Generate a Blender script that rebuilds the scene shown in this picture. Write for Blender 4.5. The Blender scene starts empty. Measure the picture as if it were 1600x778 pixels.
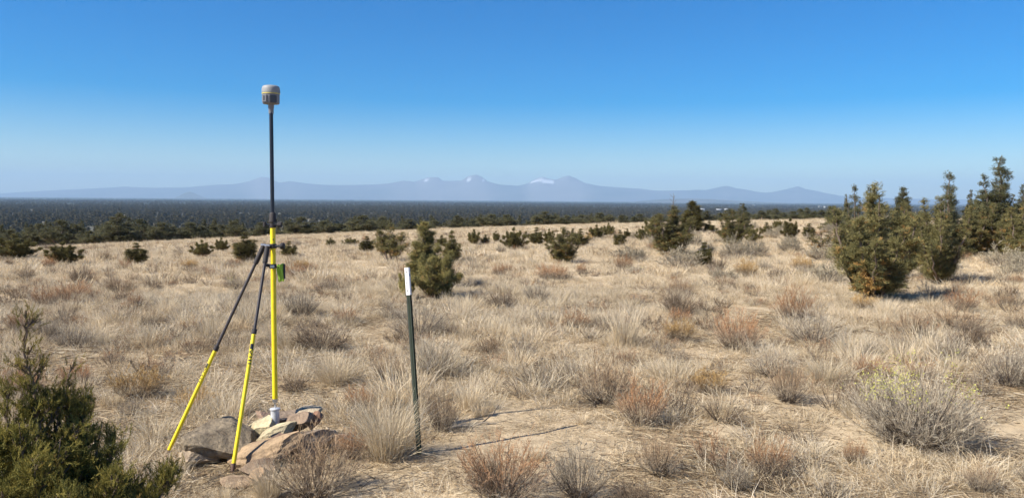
import bpy, math
import numpy as np

# ------------------------------------------------------------------ camera, sky, sun, exposure
SC = bpy.context.scene
COL = SC.collection
F_PX, CX, CY = 1209.0, 800.0, 389.0          # focal length and centre in photograph pixels
PITCH, ROLL, CAM_H = math.radians(-3.644), math.radians(0.43), 1.6
fwd = np.array([0, math.cos(PITCH), math.sin(PITCH)])
up0 = np.array([0, -math.sin(PITCH), math.cos(PITCH)])
rt0 = np.array([1.0, 0, 0])
RIGHT = rt0 * math.cos(ROLL) + up0 * math.sin(ROLL)
UP = -rt0 * math.sin(ROLL) + up0 * math.cos(ROLL)
CAM = np.array([0, 0, CAM_H])

from mathutils import Matrix, Vector
cd = bpy.data.cameras.new('camera')
cam = bpy.data.objects.new('camera', cd)
COL.objects.link(cam)
cd.sensor_fit = 'HORIZONTAL'
cd.angle = 2 * math.atan(800 / F_PX)
cd.clip_start, cd.clip_end = 0.1, 80000
cam.matrix_world = Matrix(((RIGHT[0], UP[0], -fwd[0], 0), (RIGHT[1], UP[1], -fwd[1], 0),
                           (RIGHT[2], UP[2], -fwd[2], CAM_H), (0, 0, 0, 1)))
SC.camera = cam

SUN_EL = math.radians(43)
SUN_DIR = np.array([-0.91 * math.cos(SUN_EL), -0.415 * math.cos(SUN_EL), math.sin(SUN_EL)])  # towards the sun
W = bpy.data.worlds.new('World')
SC.world = W
W.use_nodes = True
nt = W.node_tree
bg = nt.nodes['Background']
sky = nt.nodes.new('ShaderNodeTexSky')
sky.sky_type = 'NISHITA'
sky.sun_disc = False
sky.sun_elevation = SUN_EL
sky.sun_rotation = math.atan2(SUN_DIR[0], SUN_DIR[1])
sky.altitude = 1000
sky.air_density = 1.0
sky.dust_density = 1.0
sky.ozone_density = 3.0
hs = nt.nodes.new('ShaderNodeHueSaturation')
hs.inputs['Saturation'].default_value = 1.88
hs.inputs['Hue'].default_value = 0.508
nt.links.new(sky.outputs[0], hs.inputs['Color'])
nt.links.new(hs.outputs[0], bg.inputs['Color'])
bg.inputs['Strength'].default_value = 0.077

sl = bpy.data.lights.new('sun', 'SUN')
sl.energy = 5.0
sl.angle = math.radians(0.5)
sl.color = (1.0, 0.93, 0.82)
so = bpy.data.objects.new('sun', sl)
COL.objects.link(so)
so.rotation_euler = Vector(SUN_DIR).to_track_quat('Z', 'Y').to_euler()
so.location = (-6, -4, 12)
SC.view_settings.view_transform = 'Standard'
SC.view_settings.look = 'None'
SC.view_settings.exposure = 0.88
SC.view_settings.gamma = 1.0
SC.view_settings.use_curve_mapping = False
SC.render.engine = 'CYCLES'
SC.cycles.max_bounces = 5
SC.cycles.diffuse_bounces = 2
SC.cycles.transmission_bounces = 3
SC.cycles.transparent_max_bounces = 8
SC.cycles.volume_bounces = 0
SC.cycles.use_denoising = True
SC.cycles.use_adaptive_sampling = True
SC.cycles.adaptive_threshold = 0.025

# ------------------------------------------------------------------ small maths helpers
RNG = np.random.default_rng(11)
TAB = np.random.default_rng(5).random((256, 256))


def vnoise(x, y, f=1.0, o=0):
    x = np.asarray(x, float) * f + 37.3 + o * 17.7
    y = np.asarray(y, float) * f + 91.1 + o * 5.3
    i, j = np.floor(x).astype(int), np.floor(y).astype(int)
    u, v = x - i, y - j
    u, v = u * u * (3 - 2 * u), v * v * (3 - 2 * v)
    a, b = TAB[i & 255, j & 255], TAB[(i + 1) & 255, j & 255]
    c, d = TAB[i & 255, (j + 1) & 255], TAB[(i + 1) & 255, (j + 1) & 255]
    return (a * (1 - u) + b * u) * (1 - v) + (c * (1 - u) + d * u) * v


def fbm(x, y, f=1.0, o=0, n=4):
    s, a = 0, 0.5
    for k in range(n):
        s = s + a * vnoise(x, y, f * 2 ** k, o + k)
        a *= 0.5
    return s / (1 - 0.5 ** n)


def nrm(v):
    return v / np.maximum(np.linalg.norm(v, axis=-1, keepdims=True), 1e-9)


def gz(x, y):
    """height of the ground: a gentle slope, a crest some 60 m off, then the plain 30 m below"""
    x, y = np.asarray(x, float), np.asarray(y, float)
    r = np.hypot(x, y)
    yy = np.clip(y, -30, 60)
    xx = np.clip(x, -48, 36)
    z = -0.0133 * yy + np.where(xx > 0, 0.036, 0.043) * xx * np.clip(yy, 0, 60) / 60
    t = np.maximum(r - 56, 0)
    z = z - 0.075 * (t - 40 * (1 - np.exp(-t / 40)))
    k = 5.0
    q = np.clip((z + 30) / k, -40, 40)
    z = -30 + k * np.log1p(np.exp(q))
    near = 1 / (1 + (r / 80) ** 2)
    z = z + near * (0.16 * (fbm(x, y, 0.35, 3) - 0.5) * np.clip(r / 6, 0.25, 1) + 0.05 * (fbm(x, y, 2.2, 9, 3) - 0.5))
    z = z + (1 - near) * 1.2 * (fbm(x, y, 0.004, 6, 3) - 0.5) * np.clip((r - 200) / 600, 0, 1)
    return z


def ray(px, py):
    return nrm(fwd + RIGHT * (px - CX) / F_PX + UP * (CY - py) / F_PX)


def at(px, py):
    """the ground point the photograph shows at a pixel, and its depth along the view axis"""
    d = ray(px, py)
    ts = 0.8 * 1.006 ** np.arange(1100)
    p = CAM + ts[:, None] * d
    h = p[:, 2] - gz(p[:, 0], p[:, 1])
    k = int(np.argmax(h < 0)) if (h < 0).any() else len(ts) - 1
    if k > 0:
        f = h[k - 1] / (h[k - 1] - h[k]) if h[k] != h[k - 1] else 0
        t = ts[k - 1] + f * (ts[k] - ts[k - 1])
    else:
        t = ts[0]
    q = CAM + t * d
    return np.array([q[0], q[1], float(gz(q[0], q[1]))]), float((q - CAM) @ fwd)


def at_depth(px, py, depth):
    d = fwd + RIGHT * (px - CX) / F_PX + UP * (CY - py) / F_PX
    return CAM + d * depth


def at_range(px, dist):
    """ground point at a horizontal distance in the direction of a pixel column"""
    d = ray(px, 312)
    d = d[:2] / np.linalg.norm(d[:2])
    x, y = d * dist
    return np.array([x, y, float(gz(x, y))])


# ------------------------------------------------------------------ mesh helpers
class Geo:
    """collects triangles with a colour for each vertex"""
    def __init__(s):
        s.v, s.f, s.c, s.n = [], [], [], 0

    def add(s, v, f, c):
        v = np.asarray(v, float).reshape(-1, 3)
        c = np.asarray(c, float)
        if c.ndim == 1:
            c = np.repeat(c[None], len(v), 0)
        s.v.append(v); s.c.append(c.reshape(-1, 3)); s.f.append(np.asarray(f, int).reshape(-1, 3) + s.n)
        s.n += len(v)

    def mesh(s, name, mat, smooth=False):
        v, f, c = np.concatenate(s.v), np.concatenate(s.f), np.concatenate(s.c)
        me = bpy.data.meshes.new(name)
        me.vertices.add(len(v)); me.vertices.foreach_set('co', v.astype(np.float32).ravel())
        me.loops.add(len(f) * 3); me.loops.foreach_set('vertex_index', f.astype(np.int32).ravel())
        me.polygons.add(len(f))
        me.polygons.foreach_set('loop_start', np.arange(0, len(f) * 3, 3, dtype=np.int32))
        me.update(calc_edges=True)
        if smooth:
            me.polygons.foreach_set('use_smooth', np.ones(len(f), bool))
        a = me.color_attributes.new('col', 'FLOAT_COLOR', 'POINT')
        a.data.foreach_set('color', np.c_[c, np.ones(len(c))].astype(np.float32).ravel())
        me.materials.append(mat)
        return me


def ribbons(P, Wd, rng):
    N, S, _ = P.shape
    t = np.gradient(P, axis=1)
    side = nrm(np.cross(nrm(t), nrm(rng.normal(size=(N, 1, 3)))))
    Wd = np.broadcast_to(Wd, (N, S))[..., None] * 0.5
    v = np.stack([P - side * Wd, P + side * Wd], 2)
    base = (np.arange(N) * S * 2)[:, None, None]
    k = (np.arange(S - 1) * 2)[None, :, None]
    f = np.concatenate([base + k + np.array([0, 1, 3]), base + k + np.array([0, 3, 2])], -1).reshape(-1, 3)
    return v.reshape(-1, 3), f


def tubes(P, R, k=5):
    N, S, _ = P.shape
    t = nrm(np.gradient(P, axis=1))
    ref = np.where(np.abs(t[..., 2:3]) > 0.9, np.array([1.0, 0, 0]), np.array([0, 0, 1.0]))
    a = nrm(np.cross(t, ref)); b = np.cross(t, a)
    R = np.broadcast_to(R, (N, S))[..., None, None]
    th = np.arange(k) * 2 * math.pi / k
    v = P[:, :, None] + R * (a[:, :, None] * np.cos(th)[:, None] + b[:, :, None] * np.sin(th)[:, None])
    n0 = (np.arange(N) * S * k)[:, None, None]; s0 = (np.arange(S - 1) * k)[None, :, None]
    i = np.arange(k); j = (i + 1) % k
    q = n0 + s0
    f1 = np.stack([q + i, q + j, q + j + k], -1)
    f2 = np.stack([q + i, q + j + k, q + i + k], -1)
    return v.reshape(-1, 3), np.concatenate([f1.reshape(-1, 3), f2.reshape(-1, 3)])


def frames(D, rng):
    D = nrm(D)
    a = nrm(np.cross(D, nrm(rng.normal(size=D.shape))))
    return np.stack([a, np.cross(D, a), D], -1)      # columns x, y, z


def stamp(geo, tv, tf, O, D, size, col, rng, jitter=0.0):
    """copies of a small template along +Z, turned to D, at O"""
    M = frames(D, rng)
    v = np.einsum('nij,mj->nmi', M, tv) * np.asarray(size)[:, None, None] + O[:, None]
    f = tf[None] + (np.arange(len(O)) * len(tv))[:, None, None]
    c = np.repeat(col[:, None], len(tv), 1)
    if jitter:
        c = c * (1 + jitter * rng.normal(size=(len(O), len(tv) // 3 + 1, 1)).repeat(3, 1)[:, :len(tv)])
    geo.add(v, f, np.clip(c.reshape(-1, 3), 0.003, 1))


def lerp_pal(pal, t):
    pal = np.asarray(pal, float)
    t = np.clip(t, 0, 0.9999) * (len(pal) - 1)
    i = t.astype(int)
    u = (t - i)[..., None]
    return pal[i] * (1 - u) + pal[i + 1] * u


# ------------------------------------------------------------------ objects
def prop(o, label=None, cat=None, group=None, kind=None):
    if label: o['label'] = label
    if cat: o['category'] = cat
    if group: o['group'] = group
    if kind: o['kind'] = kind
    return o


def link(name, me, parent=None, loc=None):
    o = bpy.data.objects.new(name, me)
    COL.objects.link(o)
    if parent is not None: o.parent = parent
    if loc is not None: o.location = loc
    return o


def thing(name, label, cat, loc, rz=0, scale=1, group=None):
    o = link(name, None, None, [float(q) for q in loc])
    o.empty_display_size = 0.1
    o.rotation_euler = (0, 0, rz)
    o.scale = (scale,) * 3 if np.isscalar(scale) else scale
    return prop(o, label, cat, group)


# ------------------------------------------------------------------ materials
def newmat(name):
    m = bpy.data.materials.new(name)
    m.use_nodes = True
    nd = m.node_tree.nodes
    return m, nd, m.node_tree.links, nd['Principled BSDF']


def noise(nd, lk, vec, scale, detail=4, rough=0.6):
    n = nd.new('ShaderNodeTexNoise')
    n.inputs['Scale'].default_value = scale
    n.inputs['Detail'].default_value = detail
    n.inputs['Roughness'].default_value = rough
    if vec is not None: lk.new(vec, n.inputs['Vector'])
    return n


def ramp(nd, lk, fac, stops):
    r = nd.new('ShaderNodeValToRGB')
    e = r.color_ramp.elements
    while len(e) < len(stops): e.new(0.5)
    for q, (p, c) in zip(e, stops):
        q.position = p
        q.color = (*c, 1) if len(c) == 3 else c
    lk.new(fac, r.inputs[0])
    return r


def mixc(nd, lk, fac, a, b, mode='MIX'):
    m = nd.new('ShaderNodeMix')
    m.data_type = 'RGBA'; m.blend_type = mode
    for s, q in ((0, fac), (6, a), (7, b)):
        if hasattr(q, 'links'): lk.new(q, m.inputs[s])
        elif s == 0: m.inputs[0].default_value = q
        else: m.inputs[s].default_value = (*q, 1)
    return m.outputs[2]


def plant_mat(name, transl, rough=0.8, spread=0.18):
    """colour from the leaf's own attribute, times the plant's tint, a little light through the leaf"""
    m, nd, lk, bs = newmat(name)
    at_ = nd.new('ShaderNodeAttribute'); at_.attribute_name = 'col'
    oi = nd.new('ShaderNodeObjectInfo')
    c = mixc(nd, lk, 1.0, at_.outputs['Color'], oi.outputs['Color'], 'MULTIPLY')
    mr = nd.new('ShaderNodeMapRange')
    mr.inputs['To Min'].default_value = 1 - spread; mr.inputs['To Max'].default_value = 1 + spread
    lk.new(oi.outputs['Random'], mr.inputs['Value'])
    hsv = nd.new('ShaderNodeHueSaturation')
    lk.new(mr.outputs[0], hsv.inputs['Value']); lk.new(c, hsv.inputs['Color'])
    lk.new(hsv.outputs[0], bs.inputs['Base Color'])
    bs.inputs['Roughness'].default_value = rough
    bs.inputs['Specular IOR Level'].default_value = 0.15
    tr = nd.new('ShaderNodeBsdfTranslucent')
    lk.new(hsv.outputs[0], tr.inputs['Color'])
    mx = nd.new('ShaderNodeMixShader'); mx.inputs[0].default_value = transl
    lk.new(bs.outputs[0], mx.inputs[1]); lk.new(tr.outputs[0], mx.inputs[2])
    lk.new(mx.outputs[0], nd['Material Output'].inputs['Surface'])
    return m


M_STRAW = plant_mat('dry_grass', 0.28)
M_TWIG = plant_mat('dry_twig', 0.12)
M_LEAF = plant_mat('juniper_foliage', 0.25, 0.7, 0.10)
M_BARK = plant_mat('juniper_bark', 0.0, 0.9, 0.08)


def solid(name, col, rough=0.5, metal=0.0, bump=0.0, bscale=60, var=0.0, spec=0.5):
    m, nd, lk, bs = newmat(name)
    tc = nd.new('ShaderNodeTexCoord')
    n = noise(nd, lk, tc.outputs['Object'], bscale, 5)
    lo = tuple(q * (1 - var) for q in col); hi = tuple(min(1, q * (1 + var)) for q in col)
    r = ramp(nd, lk, n.outputs['Fac'], [(0.3, lo), (0.7, hi)])
    lk.new(r.outputs[0], bs.inputs['Base Color'])
    bs.inputs['Roughness'].default_value = rough
    bs.inputs['Metallic'].default_value = metal
    bs.inputs['Specular IOR Level'].default_value = spec
    if bump:
        b = nd.new('ShaderNodeBump'); b.inputs['Strength'].default_value = bump; b.inputs['Distance'].default_value = 0.004
        lk.new(n.outputs['Fac'], b.inputs['Height']); lk.new(b.outputs[0], bs.inputs['Normal'])
    return m


def ground_mat():
    m, nd, lk, bs = newmat('desert_soil')
    g = nd.new('ShaderNodeNewGeometry')
    P = g.outputs['Position']
    n1 = noise(nd, lk, P, 0.45, 6, 0.6)
    n2 = noise(nd, lk, P, 9.0, 6, 0.7)
    n3 = noise(nd, lk, P, 120.0, 3, 0.6)
    soil = ramp(nd, lk, n1.outputs['Fac'], [(0.3, (0.42, 0.325, 0.205)), (0.55, (0.51, 0.405, 0.265)), (0.75, (0.58, 0.475, 0.325))])
    lit = ramp(nd, lk, n2.outputs['Fac'], [(0.35, (0.62, 0.60, 0.58)), (0.5, (0.95, 0.95, 0.95)), (0.7, (1.12, 1.1, 1.06))])
    c = mixc(nd, lk, 0.8, soil.outputs[0], lit.outputs[0], 'MULTIPLY')
    gr = ramp(nd, lk, n3.outputs['Fac'], [(0.36, (0.5, 0.47, 0.45)), (0.46, (1, 1, 1)), (0.62, (1, 1, 1)), (0.72, (1.2, 1.18, 1.15))])
    c = mixc(nd, lk, 0.75, c, gr.outputs[0], 'MULTIPLY')
    # the plain: grey soil with sage, then continuous woodland farther out
    ln = nd.new('ShaderNodeVectorMath'); ln.operation = 'LENGTH'; lk.new(P, ln.inputs[0])
    n4 = noise(nd, lk, P, 0.012, 6, 0.65)
    plain = ramp(nd, lk, n4.outputs['Fac'], [(0.35, (0.07, 0.066, 0.045)), (0.52, (0.115, 0.11, 0.08)), (0.66, (0.30, 0.265, 0.20))])
    f1 = nd.new('ShaderNodeMapRange'); f1.inputs['From Min'].default_value = 90; f1.inputs['From Max'].default_value = 260
    lk.new(ln.outputs['Value'], f1.inputs['Value'])
    c = mixc(nd, lk, f1.outputs[0], c, plain.outputs[0])
    n5 = noise(nd, lk, P, 0.0016, 5, 0.6)
    wood = ramp(nd, lk, n5.outputs['Fac'], [(0.4, (0.022, 0.027, 0.018)), (0.66, (0.05, 0.05, 0.032)), (0.80, (0.10, 0.09, 0.065))])
    f2 = nd.new('ShaderNodeMapRange'); f2.inputs['From Min'].default_value = 1800; f2.inputs['From Max'].default_value = 4200
    lk.new(ln.outputs['Value'], f2.inputs['Value'])
    c = mixc(nd, lk, f2.outputs[0], c, wood.outputs[0])
    lk.new(c, bs.inputs['Base Color'])
    bs.inputs['Roughness'].default_value = 0.95
    bs.inputs['Specular IOR Level'].default_value = 0.1
    ad = nd.new('ShaderNodeMath'); ad.operation = 'MULTIPLY_ADD'; ad.inputs[1].default_value = 0.3
    lk.new(n3.outputs['Fac'], ad.inputs[0]); lk.new(n2.outputs['Fac'], ad.inputs[2])
    b = nd.new('ShaderNodeBump'); b.inputs['Strength'].default_value = 0.55; b.inputs['Distance'].default_value = 0.035
    lk.new(ad.outputs[0], b.inputs['Height']); lk.new(b.outputs[0], bs.inputs['Normal'])
    return m


def rock_mat():
    m, nd, lk, bs = newmat('weathered_rock')
    tc = nd.new('ShaderNodeTexCoord'); oi = nd.new('ShaderNodeObjectInfo')
    n1 = noise(nd, lk, tc.outputs['Object'], 7, 6, 0.65)
    n2 = noise(nd, lk, tc.outputs['Object'], 45, 5, 0.7)
    v = ramp(nd, lk, n1.outputs['Fac'], [(0.3, (0.62, 0.56, 0.54)), (0.5, (1, 0.98, 0.96)), (0.72, (1.35, 1.28, 1.2))])
    c = mixc(nd, lk, 1.0, oi.outputs['Color'], v.outputs[0], 'MULTIPLY')
    s = ramp(nd, lk, n2.outputs['Fac'], [(0.35, (0.6, 0.58, 0.58)), (0.5, (1, 1, 1)), (0.68, (1.15, 1.12, 1.08))])
    c = mixc(nd, lk, 0.7, c, s.outputs[0], 'MULTIPLY')
    lk.new(c, bs.inputs['Base Color'])
    bs.inputs['Roughness'].default_value = 0.9; bs.inputs['Specular IOR Level'].default_value = 0.2
    ad = nd.new('ShaderNodeMath'); ad.operation = 'MULTIPLY_ADD'; ad.inputs[1].default_value = 0.35
    lk.new(n2.outputs['Fac'], ad.inputs[0]); lk.new(n1.outputs['Fac'], ad.inputs[2])
    b = nd.new('ShaderNodeBump'); b.inputs['Strength'].default_value = 0.8; b.inputs['Distance'].default_value = 0.03
    lk.new(ad.outputs[0], b.inputs['Height']); lk.new(b.outputs[0], bs.inputs['Normal'])
    return m


M_GROUND, M_ROCK = ground_mat(), rock_mat()


# ------------------------------------------------------------------ the ground
def build_ground():
    az = np.concatenate([np.arange(-50, 50, 0.25), np.arange(50, 310, 2.0)])
    az = np.radians(az)
    r = [0.35]
    while r[-1] < 70: r.append(r[-1] * 1.028)
    while r[-1] < 24000: r.append(r[-1] * 1.06)
    r = np.array(r)
    A, R = np.meshgrid(az, r)
    x, y = np.sin(A) * R, np.cos(A) * R
    z = gz(x, y)
    v = np.stack([x, y, z], -1).reshape(-1, 3)
    na, nr = len(az), len(r)
    i = np.arange(na); j = (i + 1) % na
    k = (np.arange(nr - 1) * na)[:, None]
    f = np.concatenate([np.stack([k + i, k + i + na, k + j + na], -1).reshape(-1, 3),
                        np.stack([k + i, k + j + na, k + j], -1).reshape(-1, 3)])
    c0 = np.array([[0, 0, float(gz(0, 0))]])
    v = np.concatenate([v, c0])
    f = np.concatenate([f, np.stack([np.full(na, len(v) - 1), i, j], -1)])
    g = Geo(); g.add(v, f, np.ones(3))
    prop(link('ground', g.mesh('ground', M_GROUND, True)), kind='structure')


build_ground()


# ------------------------------------------------------------------ far mountains
def mountain_mat():
    m, nd, lk, bs = newmat('far_mountain')
    g = nd.new('ShaderNodeNewGeometry')
    n = noise(nd, lk, g.outputs['Position'], 0.0011, 6, 0.6)
    r = ramp(nd, lk, n.outputs['Fac'], [(0.35, (0.035, 0.045, 0.035)), (0.65, (0.09, 0.085, 0.075))])
    a = nd.new('ShaderNodeAttribute'); a.attribute_name = 'col'
    sp = nd.new('ShaderNodeSeparateColor'); lk.new(a.outputs['Color'], sp.inputs[0])
    rock = mixc(nd, lk, sp.outputs[1], r.outputs[0], (0.15, 0.14, 0.13))
    c = mixc(nd, lk, sp.outputs[0], rock, (0.58, 0.59, 0.61))
    lk.new(c, bs.inputs['Base Color'])
    bs.inputs['Roughness'].default_value = 0.95
    return m


M_MOUNT = mountain_mat()
RIDGE = [(-300, 300), (-60, 303), (0, 302), (50, 299.4), (100, 296.6), (150, 294.5), (198, 291.7), (241, 293.5), (290, 293), (334, 289),
         (367, 288), (387, 284), (409, 276.6), (420, 278), (436, 285.5), (454, 283.2), (480, 287), (513, 289.5), (578, 288.8),
         (606, 287), (631, 282.3), (647, 284.5), (658, 281), (667, 277.5), (684, 276.8), (692, 283), (720, 282.5), (732, 275),
         (744, 272.8), (752, 276), (762, 284), (780, 288.5), (810, 290.5), (822, 287.5), (835, 280), (846, 276), (855, 279),
         (867, 281), (877, 277), (887, 274.5), (896, 277.5), (910, 285), (930, 290), (950, 291.8), (975, 293.5), (1000, 295),
         (1025, 298), (1075, 297.5), (1087, 296.2), (1100, 297.3), (1115, 294), (1130, 290.8), (1136, 290.8), (1150, 294.5),
         (1162, 296), (1180, 299.5), (1195, 301), (1207, 300), (1220, 297), (1232, 294), (1244, 290.8), (1255, 295),
         (1270, 298), (1285, 301), (1312, 306), (1350, 309), (1450, 311), (1600, 313), (1800, 314)]


def ridge_mesh(pts, d0, half, name, snow=False, seed=1):
    px = np.linspace(pts[0][0], pts[-1][0], 700 if len(pts) > 20 else 120)
    py = np.interp(px, [p[0] for p in pts], [p[1] for p in pts])
    hor = 306 + px * 12 / 1600
    n = np.linspace(-1, 1, 41)
    ang = np.arctan((px - CX) / F_PX)
    py = py + .45 * (fbm(px, 0 * px, .22, seed, 3) - .5) * np.clip((hor - py) / 12, 0, 2.2)
    hgt = np.maximum(hor - py, 0) / F_PX * d0 / np.cos(ang) ** 0
    A, Nn = np.meshgrid(ang, n)
    Dd = d0 + Nn * half
    X, Y = np.tan(A) * Dd, Dd
    H = np.broadcast_to(hgt, A.shape)
    # smooth foothills away from the crest line, with gullies
    sm = np.convolve(np.pad(hgt, 40, 'edge'), np.ones(81) / 81, 'valid')
    low = np.minimum(np.broadcast_to(sm, A.shape), H)
    w = np.abs(Nn)
    gul = (fbm(X, Y, 0.0011, seed, 5) - 0.5)
    Z = H * np.exp(-(w / 0.22) ** 1.4) * 0.45 + low * 0.55 * (1 - w ** 1.5)
    Z = np.where(w < 0.02, np.maximum(H, 0), Z + gul * 0.35 * H * np.clip(w * 4, 0, 1) * (1 - w))
    Z = np.clip(Z, 0, None) - 31 + 31 * (1 - w) * np.clip(H / 100, 0, 1)
    c = np.zeros(A.shape + (3,))
    PX = np.broadcast_to(px, A.shape)
    top = np.clip((H / d0 * F_PX - 22) / 8, 0, 1)
    c[..., 1] = top
    if snow:
        zy = hor - (Z - 1.6) / Dd * F_PX          # the height each point shows at
        s = (PX > 824) & (PX < 846) & (zy > 281.0 - (PX - 824) * 0.02) & (zy < 286.5 - (PX - 824) * 0.1) & (Nn < 0)
        s |= (PX > 846) & (PX < 864) & (zy > 279.5) & (zy < 286.8) & (Nn < 0) & (gul > -0.16)
        for (a, b, ya, yb) in ((730, 734, 276, 283), (741, 744, 273, 279), (748, 751, 275, 280), (664, 669, 279, 283.5), (752, 756, 279, 283)):
            s |= (PX > a) & (PX < b) & (zy > ya) & (zy < yb) & (Nn < 0)
        c[..., 0] = s
    v = np.stack([X, Y, Z], -1).reshape(-1, 3)
    nc, nr = len(px), len(n)
    k = (np.arange(nr - 1) * nc)[:, None]; i = np.arange(nc - 1)
    f = np.concatenate([np.stack([k + i, k + i + 1, k + i + 1 + nc], -1).reshape(-1, 3),
                        np.stack([k + i, k + i + 1 + nc, k + i + nc], -1).reshape(-1, 3)])
    g = Geo(); g.add(v, f, c.reshape(-1, 3))
    return prop(link(name, g.mesh(name, M_MOUNT, False)), kind='structure')


ridge_mesh(RIDGE, 20500, 2400, 'mountain_range', True)
ridge_mesh([(268, 309), (280, 304.5), (290, 301), (297, 299.8), (304, 301), (314, 305), (328, 308.5)], 14500, 700, 'butte', seed=4)
ridge_mesh([(960, 314.5), (1000, 311.5), (1040, 309.2), (1080, 308.8), (1110, 309.6), (1150, 311.5), (1220, 314), (1260, 316)], 11500, 900, 'low_hill', seed=7)


# ------------------------------------------------------------------ juniper trees
def sprig_coarse(rng, n=16):
    v, f = [], []
    for k in range(n):
        z = 0.06 + 0.75 * k / n
        a = k * 2.4 + rng.uniform(-.4, .4)
        tilt = rng.uniform(0.45, 0.95)
        d = np.array([math.cos(a) * math.sin(tilt), math.sin(a) * math.sin(tilt), math.cos(tilt)])
        s = nrm(np.cross(d, rng.normal(size=3)))
        L = rng.uniform(0.34, 0.58)
        p = np.array([0, 0, z])
        w = rng.uniform(0.036, 0.062)
        v += [p - s * w * .6, p + d * L * 0.6 + s * w, p + d * L]
        f.append((3 * k, 3 * k + 1, 3 * k + 2))
    return np.array(v), np.array(f)


def sprig_fine(rng, n=13):
    P = []
    for k in range(n):
        z = 0.02 + 0.86 * k / n
        a = k * 2.2 + rng.uniform(-.5, .5)
        t0 = rng.uniform(0.55, 0.95)
        L = rng.uniform(0.22, 0.42) * (1 - 0.35 * k / n)
        d0 = np.array([math.cos(a) * math.sin(t0), math.sin(a) * math.sin(t0), math.cos(t0)])
        d1 = nrm(d0 + np.array([0, 0, 0.7]))
        p = np.array([0, 0, z])
        P.append([p, p + d0 * L * .5 + d1 * L * .55])
    P.append([np.array([0, 0, 0.]), np.array([0, 0, 1.])])
    return tubes(np.array(P), np.array([0.021, 0.010])[None], 3)


GREEN = {
    'olive': [(0.052, 0.054, 0.024), (0.108, 0.103, 0.046), (0.165, 0.15, 0.066), (0.225, 0.20, 0.088), (0.33, 0.18, 0.06)],
    'green': [(0.045, 0.045, 0.020), (0.09, 0.086, 0.036), (0.14, 0.125, 0.050), (0.19, 0.16, 0.065), (0.20, 0.135, 0.06)],
    'grey': [(0.050, 0.054, 0.030), (0.088, 0.092, 0.050), (0.125, 0.126, 0.066), (0.165, 0.158, 0.084), (0.17, 0.14, 0.085)],
}


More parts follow.
